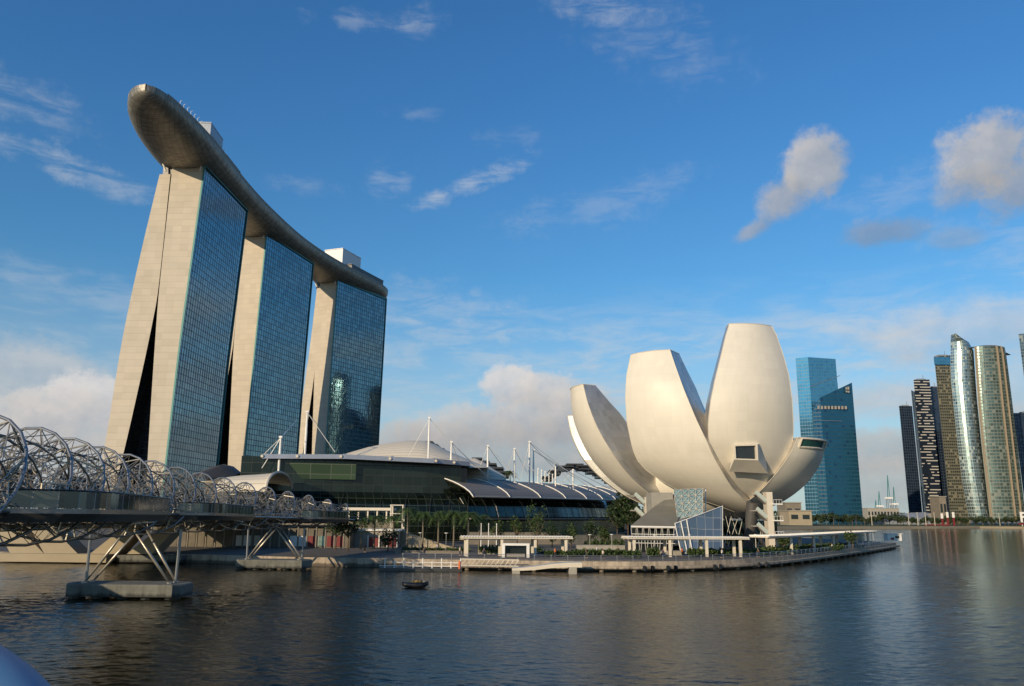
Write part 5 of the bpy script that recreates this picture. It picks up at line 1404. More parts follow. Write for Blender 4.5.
canopy(c3, (0.12, 0.3, 0.5, 0.68, 0.92), P(790, 538, c3[0][1]).z, 'curved cream canopy following the boardwalk towards its tip')

# white portal frame under the first canopy
t = thing('portal_frame', 'white rectangular portal frame standing under the first canopy', 'portal', (XW(516, 160, 3), 160, LZ))
x0, x1 = XW(503.5, 160, 3), XW(528, 160, 3); zt = P(516, 545.5, 160).z
for x in (x0, x1):
    g = MB(); g.box((x, 160.5, (LZ + zt) / 2), (0.55, 1.6, zt - LZ)); g.build('side', MT['white_paint'], t)
g = MB(); g.box(((x0 + x1) / 2, 160.5, zt + .2), (x1 - x0 + .55, 1.6, 0.4)); g.build('lintel', MT['white_paint'], t)
g = MB(); g.box(((x0 + x1) / 2, 161.2, (LZ + zt) / 2), (x1 - x0 - .6, 0.1, zt - LZ)); g.build('back_panel', MT['dark_glass'], t)
g = MB(); g.box(((x0 + x1) / 2, 160.4, LZ + .35), (x1 - x0 - 1.2, 0.8, 0.6)); g.build('counter', MT['pale_concrete'], t)

# flag poles
fp0 = None
for px_, lab in ((481, 'bare white pole, leftmost of three behind the first canopy'), (488.5, 'bare white pole, middle of three behind the first canopy'), (496.5, 'bare white pole, rightmost of three behind the first canopy')):
    if fp0 is None:
        t = fp0 = thing('flag_pole', lab, 'pole', (0, 0, 0), 'bare white poles behind the first canopy')
        g = MB(); g.tube([(0, 0, 0), (0, 0, 5.9)], [0.13, 0.08], 8); g.build('shaft', MT['white_paint'], t); g = MB(); g.tube([(0, 0, 0), (0, 0, 0.3)], 0.28, 8); g.build('base', MT['concrete'], t); g = MB(); g.tube([(0, 0, 5.9), (0, 0, 6.15)], [0.14, 0.05], 8); g.build('finial', MT['white_paint'], t)
    else: t = copy_tree(fp0, label=lab)
    t.location = (XW(px_, 185, 4), 185, LZ)

# palms
palms = [(407, 186, 9.0, 'tallest palm of the row, in front of the cream frame tower'), (422.5, 187, 8.2, 'palm directly right of the tallest palm'), (438, 188, 8.3, 'palm in the middle of the row before the ramp wall'), (453.5, 188, 8.4, 'palm above the low end of the sunlit ramp wall'), (468, 189, 8.2, 'palm directly above the left end of the first canopy'), (393, 192, 7.0, 'shorter palm left of the tallest palm'), (374, 193, 7.2, 'short palm in front of the red-doored pavilion'), (361, 190, 6.6, 'leftmost short palm beside the dark tree'), (479, 194, 7.5, 'last palm of the row, behind the bare white poles')]
for k, (px_, Y_, h_, lab) in enumerate(palms):
    t = palm(h_, 100 + k, nf=26, fl_=3.8); t['label'] = lab; t.location = (XW(px_, Y_, 4), Y_, LZ)
t = palm(4.5, 140, nf=20, fl_=3.0); t['label'] = 'small palm growing on the mall roof between white masts'; t['group'] = 'palms on the roof'; t.location = (XW(510, 300, 22), 300, P(510, 484, 300).z)
# trees
tree(XW(348, 176, 4), 176, LZ, 8.6, 4.2, 'dark spreading tree at the end of the footbridge', 'leaf_dark', 11, 900, 0.28)
tree(XW(336, 184, 4), 184, LZ, 7.6, 3.4, 'dark tree half hidden behind the end of the spiral tubes', 'leaf_dark', 12, 700, 0.28)
tree(XW(537, 196, 4), 196, LZ, 12.5, 3.4, 'tall thin loose tree in front of the louvred roofs', 'leaf', 13, 650, 0.28, ch=0.75)
tree(XW(517, 200, 4), 200, LZ, 8.0, 2.4, 'small tree behind the white portal frame', 'leaf', 14, 500, 0.28)
tree(XW(497, 205, 4), 205, LZ, 6.6, 2.6, 'low bushy tree right of the bare poles', 'leaf', 15, 500, 0.28)
tree(XW(628, 250, 4), 250, LZ, 17.5, 6.0, 'big dark tree between mall and museum', 'leaf_dark', 16, 2400, 0.42)
tree(XW(636, 238, 4), 238, LZ, 12.5, 5.0, 'dark tree in front of the big dark one beside the left stair tower', 'leaf_dark', 17, 1800, 0.38)
tree(XW(617, 262, 4), 262, LZ, 12.0, 5.0, 'dark tree beside the round glass end of the mall', 'leaf_dark', 18, 1500, 0.4)
tree(XW(852, 216, 4), 216, LZ, 4.8, 2.4, 'small tree seen between posts of the right-hand canopy', 'leaf', 19, 500, 0.25)

for k_, (px_, Y_, h_, r_, lf_, lab_) in enumerate(((571, 205, 6.0, 2.4, 'leaf', 'bushy small tree right of the first canopy roof'), (590, 215, 7.0, 2.8, 'leaf_dark', 'darker small tree behind the pale long planter wall'), (604, 212, 5.5, 2.2, 'leaf', 'low round tree left of the museum entrance hall'), (552, 210, 6.5, 2.3, 'leaf_dark', 'dark narrow tree behind the right half of the first canopy'), (388, 178, 5.2, 2.6, 'leaf_dark', 'low dark spreading tree before the pavilion with red doors'), (783, 200, 4.2, 2.0, 'leaf', 'small bush-like tree right of the tall stair tower'), (735, 196, 4.0, 2.0, 'leaf_dark', 'dark shrub-like tree beside the thick dark column'))):
    tree(XW(px_, Y_, 4), Y_, LZ, h_, r_, lab_, lf_, 60 + k_, 700, 0.26, ch=0.72)
hedge(488, 545, 176, 176, 1.4, 3, 'long low hedge behind the white portal frame', 13, n=1500)
hedge(402, 470, 181, 181, 0.9, 2.5, 'low strip of planting at the feet of the palm row', 14, n=1200)
# promenade lamps
lm0 = None
for px_, Y_ in ((590, 175), (612, 178), (655, 176), (690, 180), (756, 190), (872, 250), (420, 178), (446, 178)):
    if lm0 is None:
        t = lm0 = thing('promenade_lamp', 'slim pale promenade lamp post on the paving', 'lamp post', (0, 0, 0), 'slim lamp posts on the promenade')
        g = MB(); g.tube([(0, 0, 0), (0, 0, 4.0)], [0.09, 0.06], 6); g.build('post', MT['steel'], t); g = MB(); g.tube([(0, 0, 4.0), (0, 0, 4.12)], 0.38, 8); g.build('lamp_head', MT['white_paint'], t)
    else: t = copy_tree(lm0)
    t.location = (XW(px_, Y_, 3), Y_, LZ)

# people, tiny in the picture
def person(px_, Y_, top, leg, lab, rz=0.0, stride=0.18, z=LZ):
    t = thing('person', lab, 'person', (XW(px_, Y_, z + 1), Y_, z)); o = t.location
    def pt(x, y, z_): return (o.x + x * cos(rz) - y * sin(rz), o.y + x * sin(rz) + y * cos(rz), o.z + z_)
    g = MB()
    g.tube([pt(0, 0, 0.85), pt(0, 0, 1.0), pt(0, 0, 1.25), pt(0, 0, 1.42), pt(0, 0, 1.5), pt(0, 0, 1.56), pt(0, 0, 1.64), pt(0, 0, 1.72), pt(0, 0, 1.76)], [0.13, 0.15, 0.17, 0.18, 0.07, 0.06, 0.10, 0.09, 0.03], 10)
    for sg in (-1, 1): g.tube([pt(sg * .2, 0, 1.42), pt(sg * .25, sg * .08, 1.15), pt(sg * .23, sg * .16, 0.88)], [0.06, 0.045, 0.035], 6)
    for sg in (-1, 1): g.tube([pt(sg * .09, 0, 0.92), pt(sg * .1, sg * stride * .5, 0.5), pt(sg * .1, sg * stride, 0.06)], [0.1, 0.065, 0.045], 7); g.box(pt(sg * .1, sg * stride - 0.05, 0.04), (0.1, 0.26, 0.08), rz)
    g.build('body', MT['skin'], t, smooth=True)
    g = MB(); g.tube([pt(0, 0, 0.84), pt(0, 0, 1.0), pt(0, 0, 1.25), pt(0, 0, 1.43), pt(0, 0, 1.48)], [0.16, 0.17, 0.19, 0.2, 0.09], 10); g.build('shirt', MT[top], t, smooth=True)
    g = MB()
    for sg in (-1, 1): g.tube([pt(sg * .09, 0, 0.94), pt(sg * .1, sg * stride * .5, 0.5), pt(sg * .1, sg * stride * .9, 0.14)], [0.125, 0.09, 0.07], 8)
    g.build('trousers', MT[leg], t, smooth=True)
    g = MB(); g.tube([pt(0, 0.02, 1.66), pt(0, 0.02, 1.75), pt(0, 0.02, 1.785)], [0.108, 0.095, 0.04], 8); g.build('hair', MT['dark'], t, smooth=True)
person(424.5, 164, 'dark', 'navy', 'person in black standing on the quay above the landing stage')
person(437, 180, 'white_paint', 'dark', 'person in a white shirt beneath the middle palm', 0.8)
person(555, 163, 'orange', 'navy', 'person in an orange top under the right end of the first canopy', 0.4)
person(618, 172, 'red', 'dark', 'person in red walking past the hedge beside the second canopy', 1.4)
person(597, 176, 'white_paint', 'navy', 'person in pale clothes by the pale planter wall', 1.1)
person(863, 222, 'white_paint', 'dark', 'person in white standing under the tip end of the curved canopy', 0.2)
for k_, (px_, Y_, tp_, lg_, lab_) in enumerate(((484, 158, 'navy', 'dark', 'person in dark blue beside the left posts of the first canopy'), (543, 166, 'cream_paint', 'navy', 'person in a cream top behind the third post of the first canopy'), (586, 160, 'dark', 'dark', 'person in black just right of the first canopy'), (603, 158, 'cream_paint', 'dark', 'person in a cream shirt in the gap between the first two canopies'), (663, 162, 'navy', 'navy', 'person in navy under the middle canopy before the round bush'), (682, 170, 'orange', 'dark', 'person in an orange shirt before the slanting glass entrance'), (722, 165, 'white_paint', 'navy', 'person in a white shirt near the last post of the middle canopy'), (758, 170, 'dark', 'navy', 'person in black between the middle and right canopies'), (812, 194, 'red', 'navy', 'person in a red shirt by the railing under the right canopy'), (832, 205, 'cream_paint', 'dark', 'person in cream by the railing near the tip'), (402, 172, 'navy', 'dark', 'person in navy on the dark step wall side'), (460, 166, 'cream_paint', 'navy', 'person in cream just left of the first canopy'))):
    person(px_, Y_, tp_, lg_, lab_, 0.7 * k_)
person(365, 176, 'red', 'dark', 'person in a red top in front of the pavilion with red doors', 1.2)

# ------------------------------------------------------------------ landing stage: floating rail, gangway, pontoon
t = thing('landing_pontoon', 'long pale floating landing pontoon with raised ends in front of the boardwalk', 'pontoon', tuple(G(548, 574, 0)))
Yp = G(548, 574, 0).y
g = MB(); rings = []
for px_, zt_, zb_ in ((512, 0.85, 0.5), (522, 0.95, 0.5), (535, 1.2, 0.62), (552, 1.62, 0.98), (568, 1.85, 1.1), (582, 1.9, 1.1)):
    x = XW(px_, Yp, 1); rings.append([(x, Yp, zb_), (x, Yp + 3.5, zb_), (x, Yp + 3.5, zt_), (x, Yp, zt_)])
g.loft(rings, 0, True, True, flip=True); g.build('deck', MT['cream_paint'], t)
for px_, h_ in ((516, 0.6), (573, 1.1)):
    x = XW(px_, Yp, 1); g = MB(); g.box((x, Yp + 1.7, h_ / 2 - .25), (1.3, 3.2, h_ + .5)); g.build('float', MT['pale_concrete'], t)
t = thing('gangway', 'white truss gangway sloping beside the floating landing stage', 'gangway', (XW(490, Yp + 4, 1), Yp + 4, .8))
xa, xb = XW(461, Yp + 4, 1), XW(519, Yp + 4, 1)
for dy in (4.0, 5.6):
    for zz in (0.9, 1.95):
        g = MB(); g.tube([(xa, Yp + dy, zz + .1), (xb, Yp + dy, zz)], 0.07, 6); g.build('chord', MT['cream_paint'], t)
    n = 12
    for k in range(n):
        x = xa + (xb - xa) * k / n; x2 = xa + (xb - xa) * (k + 1) / n; g = MB(); g.tube([(x, Yp + dy, 0.98), (x2, Yp + dy, 2.0)], 0.055, 5); g.build('brace', MT['cream_paint'], t)
g = MB(); g.box(((xa + xb) / 2, Yp + 4.8, 0.85), (xb - xa, 1.6, 0.12)); g.build('walkway', MT['concrete'], t)
t = thing('floating_walkway', 'low dark floating walkway with white rail left of the gangway', 'walkway', (XW(425, Yp + 3, 1), Yp + 3, 0))
x0_, x1_ = XW(380, Yp + 5, 1), XW(462, Yp + 5, 1)
g = MB(); g.box(((x0_ + x1_) / 2, Yp + 5, 0.25), (x1_ - x0_, 2.2, 0.5)); g.build('float', MT['dark_steel'], t)
for zz in (0.85, 1.45):
    g = MB(); g.tube([(x0_ + (0 if zz < 1 else 2), Yp + 4, zz), (x1_, Yp + 4, zz)], 0.07, 6); g.build('rail', MT['white_paint'], t)
for k in range(9):
    x = x0_ + 1 + (x1_ - x0_ - 1.2) * k / 8; g = MB(); g.tube([(x, Yp + 4, 0.4), (x, Yp + 4, 1.7 if k % 2 else 2.2)], 0.1, 6); g.build('post', MT['white_paint'], t)
g = MB(); g.box((x1_ - .4, Yp + 3.8, 1.1), (0.3, 0.2, 1.3)); g.build('life_ring_post', MT['orange'], t)

# small boat
bpos = G(415, 587.5, 0)
t = thing('small_boat', 'small dark open boat with a tawny load, alone on the water', 'boat', tuple(bpos))
g = MB(); rings = []
for f, wd, z0, z1 in ((-1.75, 0.35, 0.25, 0.72), (-1.3, 0.62, 0.02, 0.62), (-0.4, 0.78, -0.06, 0.55), (0.6, 0.74, -0.06, 0.55), (1.3, 0.45, 0.02, 0.68), (1.8, 0.08, 0.35, 0.85)):
    rings.append([(bpos.x + f, bpos.y - wd, z1), (bpos.x + f, bpos.y - wd * .65, z0 + .1), (bpos.x + f, bpos.y, z0), (bpos.x + f, bpos.y + wd * .65, z0 + .1), (bpos.x + f, bpos.y + wd, z1), (bpos.x + f, bpos.y + wd * .85, z1 - .02), (bpos.x + f, bpos.y, z0 + .2), (bpos.x + f, bpos.y - wd * .85, z1 - .02)])
g.loft(rings, 0, True, True); g.build('hull', MT['dark'], t, smooth=True)
for f in (-0.9, 0.0, 0.9):
    g = MB(); g.box((bpos.x + f, bpos.y, 0.45), (0.22, 1.2, 0.05)); g.build('thwart', MT['bark'], t)
MT['tawny'] = plain('tawny', (0.20, 0.14, 0.05), 0.85, var=0.3, scale=3)
for k, (dx, sz, mt_) in enumerate(((0.2, 0.36, 'tawny'), (0.75, 0.34, 'tawny'), (1.15, 0.3, 'sand'), (-0.25, 0.26, 'tawny'))):
    rings = []
    for j in range(7):
        f = j / 6 * pi; rings.append([(bpos.x + dx + sz * cos(2 * pi * i / 9) * sin(f) * (1 + .12 * cos(3 * i + k)), bpos.y - .05 + sz * sin(2 * pi * i / 9) * sin(f), 0.68 + sz * .8 * (1 - cos(f)) / 2 * 1.5 - .1) for i in range(9)])
    g = MB(); g.loft(rings, 0, True, True)
    tag(g.build('sack', MT[mt_], None, smooth=True), ['tawny sack amidships in the small boat', 'tawny sack towards the bow of the small boat', 'pale sack nearest the bow of the small boat', 'smallest tawny sack in the middle of the small boat'][k], 'sack', 'sacks in the small boat')

# ------------------------------------------------------------------ far shore and city
fs = [Vector((150, 760, 0)), Vector((250, 742, 0)), Vector((330, 770, 0)), Vector((432, 815, 0)), Vector((560, 880, 0)), Vector((700, 960, 0)), Vector((1400, 1300, 0))]
fs = [G(772, 529.5, 0), G(830, 529, 0), G(880, 528.8, 0), G(937, 528.6, 0), G(980, 528.3, 0), G(1024, 528.6, 0)] ; fs.append(fs[-1] + (fs[-1] - fs[-2]) * 8)
fs = [fs[0] + Vector((-90, 20, 0))] + fs
g = MB(); g.prism([(p_.x, p_.y) for p_ in fs] + [(6000, 3000), (6000, 9000), (fs[0].x, 9000)], -1, 1.9, 0, 0)
tag(g.build('far_shore', MT['sand']), kind='structure')
g = MB(); rings = []
for p_ in fs: rings.append([p_ + Vector((0, 26, 1.9)), p_ + Vector((0, 400, 1.9)), p_ + Vector((0, 400, 2.4)), p_ + Vector((0, 26, 2.4))])
g.loft(rings, 0, True, True, flip=True); tag(g.build('far_lawn', MT['grass']), kind='structure')

def tower(name, lab, cat, corners, mat, ztops=None, Y=None, crown=None, group='towers of the far business district', rmat='dark_steel', slab=None):
    """corners: list of (x, y) ccw"""
    cx = sum(c_[0] for c_ in corners) / len(corners); cy = sum(c_[1] for c_ in corners) / len(corners)
    t = thing(name, lab, cat, (cx, cy, 2.4), group)
    g = MB(); n = len(corners); u = 0
    for i in range(n):
        j = (i + 1) % n; u = g.wall(corners[i], corners[j], 2.0, ztops[i], 0, ztops[j], 0)
    g.build('glass_walls' if 'glass' in mat or 'city' in mat else 'walls', MT[mat], t)
    g = MB(); g.face([(p_[0], p_[1], z) for p_, z in zip(corners, ztops)]); g.build('roof', MT[rmat], t)
    if max(ztops) - min(ztops) < 3 and len(corners) == 4:
        g = MB(); z = max(ztops); w_ = (corners[1][0] - corners[0][0])
        g.box((cx - w_ * .12, cy, z + 1.6), (w_ * .5, 12, 3.2)); g.box((cx + w_ * .2, cy + 2, z + 1.0), (w_ * .22, 8, 2.0)); g.build('roof_plant', MT['rooftop_grey'], t)
        g = MB(); g.tube([(cx + w_ * .1, cy, z + 3), (cx + w_ * .1, cy, z + 9)], 0.3, 5); g.build('antenna', MT['steel'], t)
    return t
def wx(px_, Y, z): return XW(px_, Y, z)
MT['city_blue_dark'] = facade('city_blue_dark', (0.025, 0.125, 0.21), (0.012, 0.06, 0.10), 4.2, 3.2, 0.30, 0.10, 0.8, 0.10, 0.10, 0.01, dark=0.08, darkc=(0.02, 0.08, 0.16))
MT['city_blue'] = facade('city_blue', (0.08, 0.27, 0.42), (0.045, 0.16, 0.26), 4.2, 3.0, 0.18, 0.10, 0.8, 0.10, 0.12, 0.01)
MT['city_navy'] = facade('city_navy', (0.035, 0.06, 0.10), (0.03, 0.045, 0.07), 4.0, 3.2, 0.2, 0.25, 0.7, 0.12, 0.4, 0.01)
MT['city_slate'] = facade('city_slate', (0.12, 0.18, 0.26), (0.10, 0.15, 0.22), 30.0, 2.6, 0.03, 0.3, 0.6, 0.15, 0.2, 0.01)
MT['city_beige'] = facade('city_beige', (0.07, 0.085, 0.075), (0.145, 0.14, 0.105), 3.8, 2.6, 0.38, 0.24, 0.5, 0.2, 0.4, 0.01, blind=0.15, blindc=(0.22, 0.2, 0.14))
MT['city_green'] = facade('city_green', (0.10, 0.155, 0.14), (0.135, 0.155, 0.13), 3.8, 3.4, 0.3, 0.16, 0.5, 0.25, 0.35, 0.01, blind=0.12, blindc=(0.17, 0.19, 0.165), dark=0.08, darkc=(0.07, 0.09, 0.08))
MT['city_silver'] = facade('city_silver', (0.27, 0.35, 0.35), (0.28, 0.33, 0.32), 3.8, 2.2, 0.22, 0.14, 0.85, 0.22, 0.3, 0.012, blind=0.12, blindc=(0.30, 0.34, 0.32), dark=0.06, darkc=(0.1, 0.13, 0.12), frame_metal=0.5)
MT['city_stripe'] = plain('city_stripe', (0.33, 0.26, 0.18), 0.7)
def piano():
    m, b, bs = newmat('city_piano')
    uv, U, V_ = uvxy(b)
    # staggered white slabs between dark glass
    rowi = b.m('FLOOR', b.m('DIVIDE', V_, 3.9)); cb = b.n('ShaderNodeCombineXYZ'); b.put(cb.inputs[0], b.m('FLOOR', b.m('ADD', b.m('DIVIDE', U, 4.0), b.m('MULTIPLY', b.m('MODULO', rowi, 3.0), 0.37)))); b.put(cb.inputs[1], rowi)
    wn = b.n('ShaderNodeTexWhiteNoise'); wn.noise_dimensions = '2D'; b.nt.links.new(cb.outputs[0], wn.inputs[0])
    thr = b.ramp(V_, 20, 200, 0.35, 0.85, False)
    on = b.m('LESS_THAN', wn.outputs[0], thr); ln = lines(b, V_, 3.9, 0.32)
    k = b.m('MULTIPLY', on, ln)
    b.nt.links.new(b.mix(k, (0.012, 0.018, 0.03, 1), (0.50, 0.47, 0.42, 1)), bs.inputs['Base Color'])
    bs.inputs['Roughness'].default_value = 0.3
    return m
MT['city_piano'] = piano()
def ztop(px_, py_, Y): return P(px_, py_, Y).z

# blue pair
Y = 960
xa, xm, xb, xc = wx(797, Y, 200), wx(808, Y, 200), wx(835.5, Y, 200), wx(839.5, Y, 150)
z1, z2, z3 = ztop(797, 357, Y), ztop(835, 359, Y), ztop(839, 382, Y)
t = tower('office_tower', 'taller pale blue glass tower directly right of the white petals', 'office tower', [(xm, Y), (xb, Y), (xb + 14, Y + 40), (xa + 18, Y + 40), (xa + 1, Y + 8)], 'city_blue', [z1, z2, z2, z1, z1])
g = MB(); g.prism([(xb - .2, Y + 2), (xc, Y + 2), (xc + 13, Y + 36), (xb - .2, Y + 36)], 2, z3); g.build('side_wing', MT['city_blue'], t)
g = MB(); g.bar((xm, Y - .4, z3 - 6), (xb + 4, Y - .4, z3 + 8), 0.5, 0.7); g.build('ledge', MT['city_slate'], t)
Y = 880
xa, xk, xb = wx(811.5, Y, 140), wx(818, Y, 155), wx(851.5, Y, 150)
za, zk, zb = ztop(811, 411, Y), ztop(818, 398, Y), ztop(850, 382.5, Y)
xbb = wx(853.5, Y, 100)
t = tower('office_tower', 'shorter dark blue glass tower with slanted crown in front of the pale blue one', 'office tower', [(xa, Y), (xk, Y - 3), (xb + 1, Y), (xb + 13, Y + 34), (xa + 14, Y + 34)], 'city_blue_dark', [za, zk, zb, zb - 5, za])
zb0 = ztop(830, 408, Y); 
for i in range(9):
    x = wx(815.5, Y, 130) + (wx(846, Y, 130) - wx(815.5, Y, 130)) * (i + .5) / 9
    g = MB(); g.box((x, Y - 3.6, zb0), (2.2, 0.6, 3.4)); g.build('louvre_panel', MT['pale_concrete'], t)
g = MB(); g.bar((wx(811, Y, 120), Y - 3.3, ztop(811, 420.5, Y)), (wx(840, Y, 120), Y - 3.3, ztop(840, 421.5, Y)), .4, 0.6); g.build('ledge', MT['city_slate'], t)
x = wx(846.5, Y, 150); z = ztop(846.5, 390, Y)
g = MB()
for dx, dz, w_, h_ in ((-1.6, 1.2, 1.6, 2.6), (0.7, 1.6, 1.8, 3.4), (-1.4, -2.2, 2.0, 1.8), (0.9, -2.4, 1.5, 2.2)): g.box((x + dx, Y - 3.2, z + dz), (w_, 0.4, h_))
g.build('roof_sign', MT['pale_concrete'], t)

# dark trio
Y = 1180
def simple(px0, px1, ytl, ytr, Y, depth, mat, lab, bend=0, **k):
    xa, xb = wx(px0, Y, ztop(px0, ytl, Y)), wx(px1, Y, ztop(px1, ytr, Y)); za, zb = ztop(px0, ytl, Y), ztop(px1, ytr, Y)
    dv = Vector(((xa + xb) / 2, Y, 0)).normalized() * depth
    return tower('office_tower', lab, 'office tower', [(xa, Y), (xb, Y), (xb + dv.x - 1, Y + dv.y), (xa + dv.x + 1, Y + dv.y)], mat, [za, zb, zb, za], **k), xa, xb, za, zb
simple(899, 912, 406, 406, 1180, 40, 'city_navy', 'dark navy slab tower, first left of the black and white one')
simple(911, 917, 390, 393, 1150, 34, 'city_slate', 'narrow slate grey fin tower against the black and white one')
t, xa, xb, za, zb = simple(913.5, 929.5, 380, 379.5, 1100, 40, 'city_piano', 'black tower with staggered white bands like piano keys')
t2, _, _, _, _ = simple(929.5, 938, 387, 387, 1112, 40, 'city_navy', 'dark tower half hidden between the banded and the beige ones')
t, xa, xb, za, zb = simple(934, 952, 356.5, 355, 1020, 44, 'city_beige', 'beige tower with a blue top band behind the silver sail tower')
g = MB(); g.box(((xa + xb) / 2, 1019.2, za - 6), (xb - xa + 1, 2, 10)); g.build('top_band', MT['city_blue'], t)
# sail-shaped silver tower
def curvy(pxl, pxr, Y, depth, mat, lab, yl, bulge, n=24):
    """edges given by photo rows -> a tower whose outline widens and narrows with height"""
    pr_ = []
    zmax = ztop((pxl[0][1] + pxr[0][1]) / 2, yl[0], Y)
    ys = [yl[0] + (519 - yl[0]) * k / n for k in range(n + 1)]
    cx = P((lerp_tab(pxl, 450) + lerp_tab(pxr, 450)) / 2, 450, Y).x
    t = thing('office_tower', lab, 'office tower', (cx, Y, 2), 'towers of the far business district')
    g = MB(); rings = []
    for y in ys[::-1]:
        z = max(2.0, P(lerp_tab(pxl, y), y, Y).z); xl = P(lerp_tab(pxl, y), y, Y).x; xr = P(lerp_tab(pxr, y), y, Y).x; row = []
        K = 10
        for k in range(K + 1): f = k / K; row.append((xl + (xr - xl) * f, Y - bulge * (1 - (2 * f - 1) ** 2), z))
        sk = cx / Y * depth; row += [(xr + sk - 1.5, Y + depth, z), (xl + sk + 1.5, Y + depth, z)]
        rings.append(row)
    n_ = len(rings[0])
    for i in range(len(rings) - 1):
        u = 0
        for k in range(n_):
            k2 = (k + 1) % n_; a, b2, c_, d_ = rings[i][k], rings[i][k2], rings[i + 1][k2], rings[i + 1][k]
            L_ = sqrt((a[0] - b2[0]) ** 2 + (a[1] - b2[1]) ** 2); g.face([a, b2, c_, d_], [(u, a[2]), (u + L_, b2[2]), (u + L_, c_[2]), (u, d_[2])]); u += L_
    g.build('glass_walls', MT[mat], t, smooth=True, angle=50)
    g = MB(); g.face(rings[-1]); g.build('roof', MT['dark_steel'], t)
    return t, rings
sl_l = [(335, 951), (345, 950.5), (360, 950.5), (380, 951), (400, 953), (440, 957), (480, 962), (519, 969)]
sl_r = [(335, 952.5), (338, 958), (343, 970), (350, 973.5), (400, 977), (450, 982), (519, 990)]
t, rg_ = curvy(sl_l, sl_r, 940, 26, 'city_silver', 'silver sail-shaped glass tower with pointed top, glinting in the sun', [335], 9)
# broad green-beige tower with rounded top
gl_l = [(345, 974), (400, 977.5), (450, 982), (519, 990)]
gl_r = [(345, 1004), (352, 1006), (400, 1012), (450, 1018), (519, 1026)]
t, rg_ = curvy(gl_l, gl_r, 930, 34, 'city_green', 'broad green and beige apartment tower right of the silver sail', [347], 7)
g = MB(); rings = []
tr_ = rg_[-1]
for k in range(7):
    f = k / 6; rings.append([(x, y, z + 3.2 * sin(f * pi / 2) * (1 - (2 * (x - tr_[0][0]) / (tr_[10][0] - tr_[0][0]) - 1) ** 2 * 0.6)) if True else 0 for x, y, z in [(tr_[0][0] + (p_[0] - tr_[0][0]), 947 + (p_[1] - 947) * cos(f * pi / 2 * .9), p_[2]) for p_ in tr_]])
g.loft(rings, 0, True, False); g.build('domed_roof', MT['city_beige'], t)
for f0, wd_ in ((0.03, 2.3), (0.60, 2.6), (0.80, 1.6)):
    g = MB()
    for i in range(len(rg_) - 1):
        k = f0 * 10; ki = int(k)
        a = Vector(rg_[i][ki]).lerp(Vector(rg_[i][ki + 1]), k - ki) + Vector((0, -.6, 0)); b_ = Vector(rg_[i + 1][ki]).lerp(Vector(rg_[i + 1][ki + 1]), k - ki) + Vector((0, -.6, 0)); g.bar(a, b_, wd_, 1.4)
    g.build('stone_stripe', MT['city_stripe'], t)
simple(1018.5, 1060, 334, 330, 900, 40, 'city_silver', 'pale silver tower cut off by the right side of the picture')
simple(1013.5, 1075, 413, 413, 1000, 40, 'city_navy', 'dark low tower behind the right corner of the green and beige one')
# more of the waterfront city outside the frame to the right; it shows mirrored in the hotel glass
for k, (x, y, wd, dp, h, mt_) in enumerate(((640, 760, 46, 40, 235, 'city_slate'), (735, 690, 50, 44, 170, 'city_beige'), (700, 590, 44, 40, 250, 'city_navy'), (640, 500, 60, 40, 150, 'city_green'), (760, 460, 46, 46, 210, 'city_slate'))):
    tower('office_tower', ['slate tower farther along the bay, mirrored in the hotel glass', 'beige tower farther along the bay, mirrored in the hotel glass', 'navy tower farther along the bay, mirrored in the hotel glass', 'green tower farther along the bay, mirrored in the hotel glass', 'second slate tower farther along the bay, mirrored in the hotel glass'][k], 'office tower', [(x - wd / 2, y - dp / 2), (x + wd / 2, y - dp / 2), (x + wd / 2, y + dp / 2), (x - wd / 2, y + dp / 2)], mt_, [h] * 4)
g = MB(); g.prism([(590, 380), (1500, 380), (1500, 1200), (590, 905)], -1, 1.7); tag(g.build('bay_shore', MT['sand']), kind='structure')

# low grey hall, small blocks
def blk(px0, px1, yt, Y, depth, mat, lab, name='low_building', z0=2.4):
    xa, xb = wx(px0, Y, 8), wx(px1, Y, 8); zt = ztop((px0 + px1) / 2, yt, Y)
    t = thing(name, lab, 'building', ((xa + xb) / 2, Y, z0))
    g = MB(); g.prism([(xa, Y), (xb, Y), (xb, Y + depth), (xa, Y + depth)], z0, zt); g.build('walls', MT[mat], t)
    g = MB(); g.prism([(xa - .8, Y - .8), (xb + .8, Y - .8), (xb + .8, Y + depth + .8), (xa - .8, Y + depth + .8)], zt, zt + 0.8); g.build('roof', MT['pale_concrete'], t)
    n = max(2, int((xb - xa) / 7))
    g = MB()
    for i in range(n): g.box((xa + (xb - xa) * (i + .5) / n, Y - .1, z0 + (zt - z0) * .6), ((xb - xa) / n * .6, 0.15, (zt - z0) * .3))
    g.build('window_band', MT['dark_glass'], t)
    return t
t = thing('exhibition_hall', 'low grey curved-roof hall at the foot of the dark towers', 'hall', (wx(918, 960, 8), 960, 2.4))
g = MB(); rings = []
for px_, h_ in ((884, 5.5), (892, 8.5), (902, 11.5), (914, 13.5), (926, 14), (936, 13.0), (941, 12.6)):
    x = wx(px_, 960, 8); rings.append([(x, 952, 2.4), (x, 952, 2.4 + h_ * .55), (x, 965, 2.4 + h_), (x, 990, 2.4 + h_ * .9), (x, 990, 2.4)])
g.loft(rings, 0, True, True, flip=True); g.build('curved_roof', MT['rooftop_grey'], t)
g = MB(); g.prism([(wx(934, 948, 8), 948), (wx(941, 948, 8), 948), (wx(941, 948, 8), 962), (wx(934, 948, 8), 962)], 2.4, 15); g.build('block', MT['pale_concrete'], t)
blk(941, 948, 497, 905, 20, 'concrete', 'narrow brown block standing before the beige tower')
blk(789, 812, 511, 740, 25, 'sand', 'low sand-coloured building seen under the right petal', z0=1.9)
